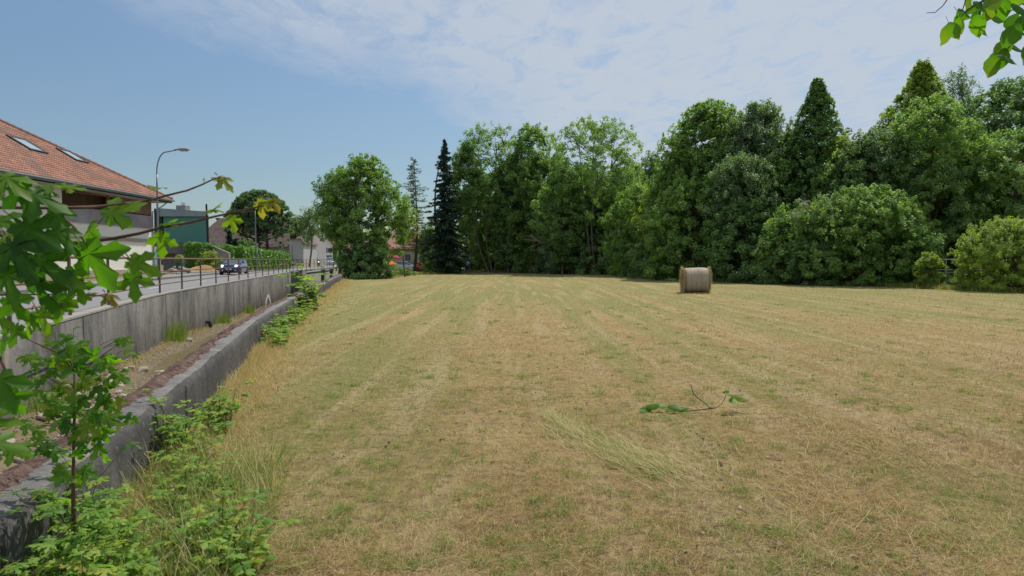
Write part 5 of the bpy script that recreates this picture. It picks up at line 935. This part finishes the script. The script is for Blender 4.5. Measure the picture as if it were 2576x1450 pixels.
# maple sapling in front of the wall
sp_ = empty('maple_sapling', (float(at_y(182, 1240, 3.2)[0]), 3.2, 0), 'young maple sapling with upright brown stem in front of the low wall', 'sapling'); W = MB(); LV = Leaves()
Y0 = 3.2; b0 = at_y(184, 1240, Y0); W.tube([(b0[0]-.01, Y0, 0), (b0[0], Y0, .5), tuple(b0), tuple(at_y(185, 1150, Y0)), tuple(at_y(187, 1040, Y0)), tuple(at_y(188, 935, Y0))], [.0105, .0095, .0085, .0072, .006, .005], 8)
twig([(188, 935, 3.20), (150, 890, 3.18), (100, 868, 3.10), (52, 846, 3.05)], .0045, .002); twig([(188, 935, 3.20), (172, 895, 3.22), (156, 865, 3.25)], .004, .0016); twig([(188, 935, 3.20), (235, 910, 3.20), (292, 870, 3.25)], .004, .0016); twig([(188, 935, 3.20), (225, 922, 3.10), (262, 894, 3.08)], .003, .0014)
twig([(187, 985, 3.20), (160, 972, 3.20), (110, 945, 3.15)], .003, .0014); twig([(188, 985, 3.20), (220, 968, 3.20), (268, 950, 3.20)], .003, .0014); twig([(186, 1080, 3.20), (230, 1060, 3.15), (275, 1022, 3.10)], .003, .0014); twig([(186, 1075, 3.20), (140, 1073, 3.20), (90, 1070, 3.15)], .003, .0012); twig([(186, 1105, 3.20), (150, 1090, 3.20), (120, 1060, 3.20)], .003, .0012)
spots = [(78, 905, 54), (96, 915, 48), (118, 862, 34), (162, 885, 62), (145, 912, 50), (175, 905, 60), (205, 885, 66), (192, 870, 52), (226, 894, 54), (166, 850, 40), (178, 846, 34), (284, 912, 62), (272, 920, 50), (302, 948, 56), (262, 966, 62), (250, 905, 44), (212, 965, 58), (232, 940, 46), (148, 1012, 62), (122, 985, 62), (150, 975, 54), (92, 965, 40), (134, 935, 50), (276, 1050, 54), (242, 1035, 58), (225, 1050, 50), (308, 1068, 56), (318, 1048, 40), (300, 1012, 40), (262, 1010, 58), (146, 1066, 56), (90, 1086, 50), (70, 1075, 44), (178, 1075, 52), (204, 1092, 50), (224, 1078, 60), (190, 1045, 44), (172, 1030, 50), (316, 859, 36), (300, 857, 32), (322, 884, 30), (140, 1138, 54), (154, 1185, 54), (222, 1186, 56), (242, 1132, 52), (200, 1145, 50), (146, 1205, 44), (236, 1100, 50), (120, 1122, 56), (128, 905, 44), (200, 920, 54), (172, 935, 50), (110, 1000, 50), (128, 1040, 46), (250, 985, 46), (60, 900, 34), (72, 1120, 44), (262, 1090, 50), (182, 1000, 46), (210, 1010, 52)]
spots = spots+[(a_+qn.uniform(-26, 26), b_+qn.uniform(-24, 24), c_*.72) for a_, b_, c_ in spots]
for u, v, s in spots:
    y = Y0+qn.uniform(-.14, .14); c = V3(at_y(u, v, y)); sz = s*1.0*y/F; a = (u-188)/110*1.2+qn.uniform(-.9, .9)+(math.pi*.0 if v < 900 else qn.choice((0, 2.6, 3.6))*.7); d = Vector((math.sin(a), qn.uniform(-.6, .6), math.cos(a)*.55-.25)); nz_ = Vector((qn.uniform(-.5, .5), -qn.uniform(.3, .9), qn.uniform(.3, 1))); P = c-d.normalized()*sz*.45
    LV.put(MAPLE, P, sz, d, nz_, min(1, max(0, qn.gauss(.44, .16)))); e = V3(at_y(188, min(1200, v+qn.uniform(10, 60)), Y0)); W.tube([P, P.lerp(e, .35)+Vector((0, 0, -.01))], .0011, 4)
offs(W.build('stem', twig_m, sp_, smooth=True), sp_); offs(LV.build('foliage', near_leaf, sp_), sp_)
# lime twigs hanging in at the top right
lb = empty('lime_bough', tuple(at_y(2560, -40, 3.0)), 'bright backlit leafy twigs hanging in at the upper right corner', 'branch'); W = MB(); LV = Leaves()
twig([(2640, -120, 3.0), (2560, -30, 3.0), (2470, 4, 3.0), (2432, 26, 3.0), (2400, 62, 3.0), (2378, 72, 3.0)], .006, .0016); twig([(2385, -60, 3.0), (2388, -8, 3.0), (2372, 15, 3.0), (2352, 32, 3.0), (2331, 33, 3.0)], .003, .0013); twig([(2425, -50, 3.0), (2428, 5, 3.0), (2420, 30, 3.0), (2413, 42, 3.0)], .0028, .0013)
twig([(2640, -60, 3.0), (2600, 20, 3.0), (2576, 75, 3.0), (2545, 110, 3.0), (2520, 145, 3.0)], .006, .0018); twig([(2470, 4, 3.0), (2462, 40, 3.0), (2458, 60, 3.0)], .003, .0015); twig([(2600, 20, 3), (2570, 10, 3), (2540, 30, 3)], .003, .002)
for u, v, s, a, ti in ((2388, 92, 62, 205, .8), (2402, 80, 52, 150, .6), (2418, 70, 46, 160, .65), (2425, 42, 48, 110, .5), (2415, 55, 40, 190, .45), (2443, 10, 46, 190, .75), (2470, 18, 46, 120, .5), (2448, 28, 40, 230, .5), (2460, 72, 60, 165, .6), (2478, 78, 50, 140, .75), (2456, 46, 34, 220, .35), (2486, 40, 50, 200, .8), (2505, 46, 62, 110, .6), (2500, 12, 60, 60, .75), (2525, 28, 56, 170, .5), (2532, 5, 60, 80, .85), (2545, 92, 72, 215, .55), (2552, 62, 64, 30, .5), (2524, 122, 60, 225, .7), (2514, 155, 72, 210, .5), (2540, 150, 60, 110, .35), (2500, 172, 66, 205, .68), (2558, 118, 60, 100, .3), (2575, 25, 64, 120, .35), (2572, 60, 60, 210, .4), (2590, 140, 60, 200, .5), (2560, -5, 60, 130, .7), (2480, -8, 50, 160, .6), (2600, 90, 60, 90, .5)):
    y = 3.0+qn.uniform(-.1, .1); c = V3(at_y(u, v-6, y)); sz = s*y/F*.95; a = math.radians(a); d = Vector((math.sin(a), qn.uniform(-.3, .3), math.cos(a))); P = c-d*sz*.48; LV.put(OVAL, P, sz, d, Vector((qn.uniform(-.7, .7), -.8, qn.uniform(-.2, .8))), ti*.82); W.tube([P, P-d*sz*.2+Vector((0, 0, .01))], .001, 4)
offs(W.build('twigs', barkd, lb, smooth=True), lb); offs(LV.build('foliage', near_leaf, lb), lb)
# small broken twig on the ground
ft = empty('fallen_twig', tuple(at_z(1700, 1030, 0)), 'broken dark twig with a few green leaves lying on the mown field', 'twig'); W = MB(); LV = Leaves()
Yt = 7.4
twig([(1738, 968, Yt+.35), (1744, 990, Yt+.2), (1757, 1003, Yt), (1770, 1012, Yt), (1784, 1026, Yt-.1), (1800, 1027, Yt-.1), (1815, 1018, Yt-.05), (1823, 1003, Yt), (1826, 993, Yt)], .006, .003); twig([(1795, 1027, Yt-.1), (1760, 1032, Yt-.1), (1715, 1036, Yt-.1), (1690, 1034, Yt-.05)], .006, .003)
for u, v, s, a, ti in ((1630, 1026, 40, 260, .35), (1645, 1020, 46, 300, .4), (1622, 1034, 34, 220, .3), (1664, 1020, 36, 80, .45), (1690, 1022, 38, 120, .3), (1700, 1024, 40, 100, .5), (1720, 1024, 34, 90, .6), (1705, 1040, 40, 120, .4), (1685, 1040, 36, 200, .4), (1834, 990, 34, 60, .5), (1850, 996, 44, 140, .6), (1862, 1000, 50, 120, .62), (1842, 1003, 36, 180, .5), (1828, 985, 24, 300, .5)):
    y = Yt-.05+qn.uniform(-.08, .08); c = V3(at_y(u, v, y)); c.z = max(c.z, .03); sz = .82*s*y/F; ti += .12; a = math.radians(a); d = Vector((math.sin(a), math.cos(a)*.9, .12*qn.uniform(-1, 1))); LV.put(OVAL, c-d*sz*.4, sz, d, Vector((qn.uniform(-.4, .4), -.5, .8)), ti)
offs(W.build('stem', barkd, ft, smooth=True), ft); offs(LV.build('foliage', near_leaf, ft), ft)
# ---- weeds beside the low wall: arching stems with trifoliate leaves
weed_m = leafmat('bramble_leaf', [(.055, .13, .025), (.12, .24, .04), (.21, .34, .06), (.34, .38, .06), (.36, .22, .08)], .45, .55, .25, (1.7, 1.9, .4))
def weeds(name, label, y0, y1, wid, n, h, lsz, seed, cat='weeds', cen=None, shp=None, group='weeds along the low wall'):
    q = random.Random(seed); ym = (y0+y1)/2; g = empty(name, (float(Lx(ym))+wid/2, ym, 0), label, cat, group); W_ = MB(); V_ = Leaves(); roots = []
    for i in range(n):
        y = q.uniform(y0, y1) if cen is None else q.gauss(ym, (y1-y0)/4); s = q.random()**1.15; x = float(Lx(y))+.04+s*wid; hh = h*q.uniform(.2, 1)*(1-.45*s)*(.65+.55*math.sin(y*5+x*7)); a = q.uniform(0, 6.28); ln = hh*q.uniform(.3, .8); P = Vector((x, y, 0)); pts = [P+Vector((math.cos(a)*ln*t*t, math.sin(a)*ln*t*t, hh*math.sin(t*1.75)/math.sin(1.45)*.98)) for t in (0, .25, .5, .75, 1)]
        if max(p.x-float(Lx(p.y)) for p in pts) < 0: continue
        roots.append((P.x, P.y, -.01)); W_.tube(pts, [.0035, .003, .0025, .002, .0012], 4)
        for t in range(2, 5):
            for _ in range(q.randint(1, 2)):
                c = pts[t]+Vector((q.gauss(0, .02), q.gauss(0, .02), q.gauss(0, .01))); a2 = q.uniform(0, 6.28); sz = lsz*q.uniform(.6, 1.25); ti = min(1, max(0, q.gauss(.40, .17)+(.35 if q.random() < .06 else 0)))
                for da, k in ((0, 1), (1.25, .8), (-1.25, .8)):
                    d = Vector((math.cos(a2+da), math.sin(a2+da), q.uniform(-.35, .2))); V_.put(shp or RASP, c+d*sz*.12, sz*k, d, Vector((q.gauss(0, .3), q.gauss(-.1, .3), 1)), ti)
    roots.sort(key=lambda r: r[1]); W_.tube(roots, .003, 3)
    offs2 = lambda o: setattr(o, 'location', (-g.location.x, -g.location.y, 0)); offs2(W_.build('stems', mat('weed_stem', (.12, .12, .05), .8), g)); offs2(V_.build('foliage', weed_m, g)); return g
weeds('bramble_patch', 'dense light green bramble patch beside the near end of the low wall', 1.9, 3.9, .98, 400, .44, .055, 1)
weeds('leafy_weeds', 'tall mixed leafy weeds crowding round the foot of the maple sapling', 2.3, 3.7,   .5, 150, .66, .07, 9, shp=MAPLE)
weeds('bramble_patch', 'leafy bramble tangle spreading from the wall foot onto the field', 3.3, 5.0, .68, 230, .36, .052, 2)
weeds('bramble', 'bright green bramble clump standing against the wall by the near joint', 5.2, 6.9, .34, 170, .62, .055, 3)
weeds('bramble', 'yellow green bramble clump halfway along the low wall', 12.4, 16.5, .42, 120, .5, .085, 4)
weeds('bramble', 'light green bramble strip beyond the yellow green clump', 16.3, 20.8, .45, 110, .5, .09, 5)
weeds('elder_shrub', 'upright dark leafy shrub rising above the low wall at its joint', 20.9, 23.0, .5, 60, 1.75, .17, 6, cat='shrub', shp=OVAL, cen=1)
# herbs on the channel wall foot
for y, h, l in ((19.6, .75, 'thin green weed tuft growing at the foot of the tall channel wall'), (26.5, .5, 'small dry weed tuft beside the drain at the foot of the tall wall'), (33, .6, 'yellowish weed tuft at the wall foot near the painted arch'), (9.2, .5, 'grassy tuft on the near gravel bar')):
    n = 260; q_ = np.random.default_rng(int(y*10)); x0_ = float(Rx(y))+.15; zb = -.45-.02*y+.15; a = q_.random(n)*6.28; r = q_.random(n)*.5; P = np.stack([x0_+np.abs(q_.normal(size=n))*.12, y+q_.normal(size=n)*.3, np.full(n, zb)], 1); D = np.stack([np.cos(a)*.3, np.sin(a)*.3, np.ones(n)], 1)*h*(.4+.6*q_.random((n, 1))); sd_ = np.array([.5, .85, 0])*.008
    V = np.stack([P-sd_, P+sd_, P+D], 1).reshape(-1, 3); o = np_mesh('weed_tuft', V, np.arange(3*n).reshape(n, 3), LM['yellow'], None, tint=np.repeat(q_.random(n), 3)); tag(o, l, 'weed', 'weeds in the channel')
dp = float(Rx(24.6)); w = MB(); w.tube([(dp-.05, 24.6, -.55), (dp+.16, 24.6, -.6), (dp+.22, 24.6, -.78)], .07, 10); tag(w.build('drain_pipe', mat('black_drain', (.02, .02, .02), .5)), 'short black drain pipe sticking out of the tall channel wall', 'pipe')
# dead branch poking out of the grey green shrub
W = MB(); db = [((1390, 612, 80), (1352, 606, 78.5), (1310, 602, 77.5)), ((1352, 606, 78.5), (1338, 596, 78), (1322, 592, 77.6)), ((1372, 609, 79.4), (1345, 618, 78.5), (1325, 626, 78))]
for s in db: W.tube([at_y(*p) for p in s], [.07, .045, .015], 5)
tag(W.build('dead_branch', mat('dead_wood', (.33, .28, .22), .9)), 'bare pale dead branch poking out of the bushes under the pale ash', 'branch')
# ================================================================= GRASS
blade_m = leafmat('grass_blades', [(.62, .53, .33), (.49, .38, .18), (.34, .225, .08), (.17, .11, .05), (.27, .29, .075), (.13, .26, .045)], .35, .8, .1, (1.3, 1.2, .8))
gq = np.random.default_rng(99)
_tab = gq.random((256, 256))
def vnoise(x, y):
    xi = np.floor(x).astype(int); yi = np.floor(y).astype(int); fx = x-xi; fy = y-yi; fx = fx*fx*(3-2*fx); fy = fy*fy*(3-2*fy); g_ = lambda a, b: _tab[a % 256, b % 256]
    return (g_(xi, yi)*(1-fx)+g_(xi+1, yi)*fx)*(1-fy)+(g_(xi, yi+1)*(1-fx)+g_(xi+1, yi+1)*fx)*fy
def scatter(n, ya, yb, pw):
    """y with density falling like the picture does"""
    u = gq.random(n); a = ya**(1-pw); b = yb**(1-pw); y = (a+(b-a)*u)**(1/(1-pw)); x = (gq.random(n)*2-1)*(.80*y+.8); ok = x > Lx(y)+.03; return x[ok], y[ok]
def blades(x, y, h, wdt, lay, tint, zb=0.0, dirn=None, jit=.35):
    n = len(x); a = gq.random(n)*6.28 if dirn is None else dirn+gq.normal(size=n)*jit; P = np.stack([x, y, np.full(n, zb)+.002+.01*gq.random(n)*lay], 1); D = np.stack([np.cos(a)*lay, np.sin(a)*lay, 1-lay*.93], 1); D = unit(D)*h[:, None]; sd_ = np.stack([-np.sin(a), np.cos(a), np.zeros(n)], 1)*wdt[:, None]*.5; mid = P+D*.55+np.array([0, 0, 1])*(h*.05)[:, None]
    tip = P+D; tip[:, 2] = np.maximum(tip[:, 2]-h*.12*(1-lay), zb+.003); V = np.stack([P-sd_, P+sd_, mid+sd_*.8, tip, mid-sd_*.8], 1).reshape(-1, 3); return V, (np.arange(n)[:, None]*5+np.array([0, 1, 2, 0, 2, 4, 4, 2, 3])).reshape(-1, 3), np.repeat(tint, 5)
VV = []; FF = []; TTs = []; kk = 0
def push(r):
    global kk
    VV.append(r[0]); FF.append(r[1]+kk); TTs.append(r[2]); kk += len(r[0])
def greenness(x, y):
    s = x+.245*y; g = .55*vnoise(x*.9, y*.9)+.45*vnoise(x*.28+9, y*.28)+.30*(vnoise(s*1.1, y*.04)-.25)+np.clip((y-4)/30, 0, 1)*.24-.05*np.clip((7-y)/4, 0, 1); strip_ = np.exp(-((s+.1)/.8)**2)*np.clip((y-4)/4, 0, 1)*.22; return g+strip_
# upright stubble
x, y = scatter(260000, 1.9, 42, 1.75); g_ = greenness(x, y); och = vnoise(x*1.7+70, y*1.7)*.6+vnoise(x*.5+30, y*.5)*.5; tint = np.where(gq.random(len(x)) < np.clip((g_-.54)*3.8, .03, .85), .79+.21*gq.random(len(x)), np.clip(.10+.66*(och-.25)*1.5+.26*gq.normal(size=len(x))*.6, 0, .62)); push(blades(x, y, (.018+.035*gq.random(len(x)))*(1+.02*y), np.maximum(.0022, y*.00048), .35+.3*gq.random(len(x)), tint))
# cut straw lying flat
x, y = scatter(120000, 1.9, 30, 1.8); dens = vnoise(x*1.3+40, y*1.3); k = gq.random(len(x)) < .25+.9*dens; x, y = x[k], y[k]; push(blades(x, y, .04+.16*gq.random(len(x))**2.2, np.maximum(.0018, y*.00032), np.full(len(x), .96), .0+.38*gq.random(len(x))**1.2, zb=.008))
# green tufts of regrowth
nt_ = 1250; tx, ty = scatter(nt_, 2.2, 26, 1.7); gg = greenness(tx, ty); k = gg > .45; tx, ty = tx[k], ty[k]; m_ = 34; x = np.repeat(tx, m_)+gq.normal(size=len(tx)*m_)*.035*(1+np.repeat(ty, m_)*.05); y = np.repeat(ty, m_)+gq.normal(size=len(tx)*m_)*.035*(1+np.repeat(ty, m_)*.05); push(blades(x, y, .03+.05*gq.random(len(x)), np.maximum(.004, y*.0007), .45+.35*gq.random(len(x)), .85+.15*gq.random(len(x))))
# raked swaths of longer greenish hay
for (u0, v0, u1, v1, wd_, n_, tt) in ((1400, 1085, 1690, 1195, .24, 1050, .35), (1380, 1050, 1450, 1095, .10, 600, .3), (1560, 1160, 1730, 1190, .26, 800, .4), (1150, 985, 1240, 968, .16, 220, .1), (2050, 1100, 2330, 1150, .5, 700, .05), (1950, 1200, 2200, 1330, .6, 500, .03), (1800, 1060, 2400, 1130, .8, 900, .02)):
    A = at_z(u0, v0, 0); Bp = at_z(u1, v1, 0); s = gq.random(n_); x = A[0]+(Bp[0]-A[0])*s+gq.normal(size=n_)*wd_*.5; y = A[1]+(Bp[1]-A[1])*s+gq.normal(size=n_)*wd_*.9; dr = math.atan2(A[1]-Bp[1], A[0]-Bp[0]) if A[1] > Bp[1] else math.atan2(Bp[1]-A[1], Bp[0]-A[0]); push(blades(x, y, .10+.16*gq.random(n_), np.full(n_, .0034), (.80+.16*gq.random(n_)) if tt > .2 else (.93+.05*gq.random(n_)), np.where((tt > .2) & (gq.random(n_) < .5), .80+.1*gq.random(n_), .16*gq.random(n_)) if tt > .2 else .05+.4*gq.random(n_), zb=.01, dirn=dr, jit=.45 if tt > .2 else 1.1))
x = bp[0]+gq.normal(size=1800)*1.0; y = bp[1]+.3+gq.normal(size=1800)*.7; push(blades(x, y, .06+.16*gq.random(1800), np.full(1800, .012), .6+.38*gq.random(1800), .3*gq.random(1800)))
# long dry grass along the foot of the wall
n_ = 42000; u = gq.random(n_); y = 3.2*(58/3.2)**u; s = np.abs(gq.normal(size=n_))*.30*(1+.02*y); x = Lx(y)+.03+s; hh = (.08+.26*gq.random(n_))*np.exp(-s*1.6)*(.75+.5*vnoise(y*.6, y*0)); tt = np.where(gq.random(n_) < .15, .85, .02+.30*gq.random(n_)); push(blades(x, y, hh, np.maximum(.003, y*.0005), .35+.5*gq.random(n_), tt))
n_ = 9000; y = 4*(46/4)**gq.random(n_); x = Rx(y)+.06+np.abs(gq.normal(size=n_))*.16; push((lambda r: (r[0]+np.repeat(np.stack([x*0, x*0, -.45-.02*y+.14], 1), 5, 0), r[1], r[2]))(blades(x, y, (.04+.22*gq.random(n_)**2)*(vnoise(y*.8, y*0)+.3), np.maximum(.004, y*.0006), .3+.6*gq.random(n_), np.where(gq.random(n_) < .25, .85, .45*gq.random(n_)))))
# grass among the brambles
n_ = 6000; y = 1.9+3.6*gq.random(n_); x = Lx(y)+.1+.92*gq.random(n_)**1.2; push(blades(x, y, .12+.42*gq.random(n_)**1.6, np.full(n_, .0038), .25+.65*gq.random(n_), np.where(gq.random(n_) < .72, .8+.2*gq.random(n_), .1*gq.random(n_))))
# weedy fringe at the foot of the tree row
n_ = 26000; u = gq.random(n_); edge = np.array([(at_z(a, b, 0)[0], at_z(a, b, 0)[1]) for a, b in ((880, 703), (1050, 692), (1170, 686.5), (1300, 685), (1530, 691), (1700, 699), (1800, 711), (2000, 716), (2300, 724), (2440, 732), (2700, 742))]); sx = u*(len(edge)-1); i0 = np.minimum(sx.astype(int), len(edge)-2); fr = (sx-i0)[:, None]; E_ = edge[i0]*(1-fr)+edge[i0+1]*fr; x = E_[:, 0]+gq.normal(size=n_)*.5; y = E_[:, 1]+.5+np.abs(gq.normal(size=n_))*1.2; push(blades(x, y, .12+.3*gq.random(n_), np.maximum(.02, y*.0005), .2+.5*gq.random(n_), np.where(gq.random(n_) < .75, .8+.2*gq.random(n_), .2)))
grass = np_mesh('grass', np.concatenate(VV), np.concatenate(FF), blade_m, None, tint=np.concatenate(TTs)); tag(grass, 'short dry mown grass with straw and green tufts covering the field', 'grass', kind='stuff'); print('blades', kk//5)
# dead leaves and crumbs of soil lying about
n_ = 4200; x, y = scatter(n_, 2.2, 13, 1.5); k = vnoise(x*1.1+11, y*1.1+5)+.4*gq.random(len(x)) > .80; x = x[k]; y = y[k]; n_ = len(x); P = np.stack([x, y, np.full(n_, .012)], 1); V, Fc_ = leaf_quads(P, unit(np.array([0, 0, 1.0])+gq.normal(size=(n_, 3))*.35), gq, .02+.035*gq.random(n_), .012+.02*gq.random(n_)); o = np_mesh('dead_leaves', V, Fc_, leafmat('dead_leaf', [(.06, .045, .035), (.16, .11, .08), (.36, .31, .26)], 0, .9, .1), None, tint=np.repeat(gq.random(n_), 4)); tag(o, 'small dry curled leaves scattered over the mown grass', 'leaves', kind='stuff')
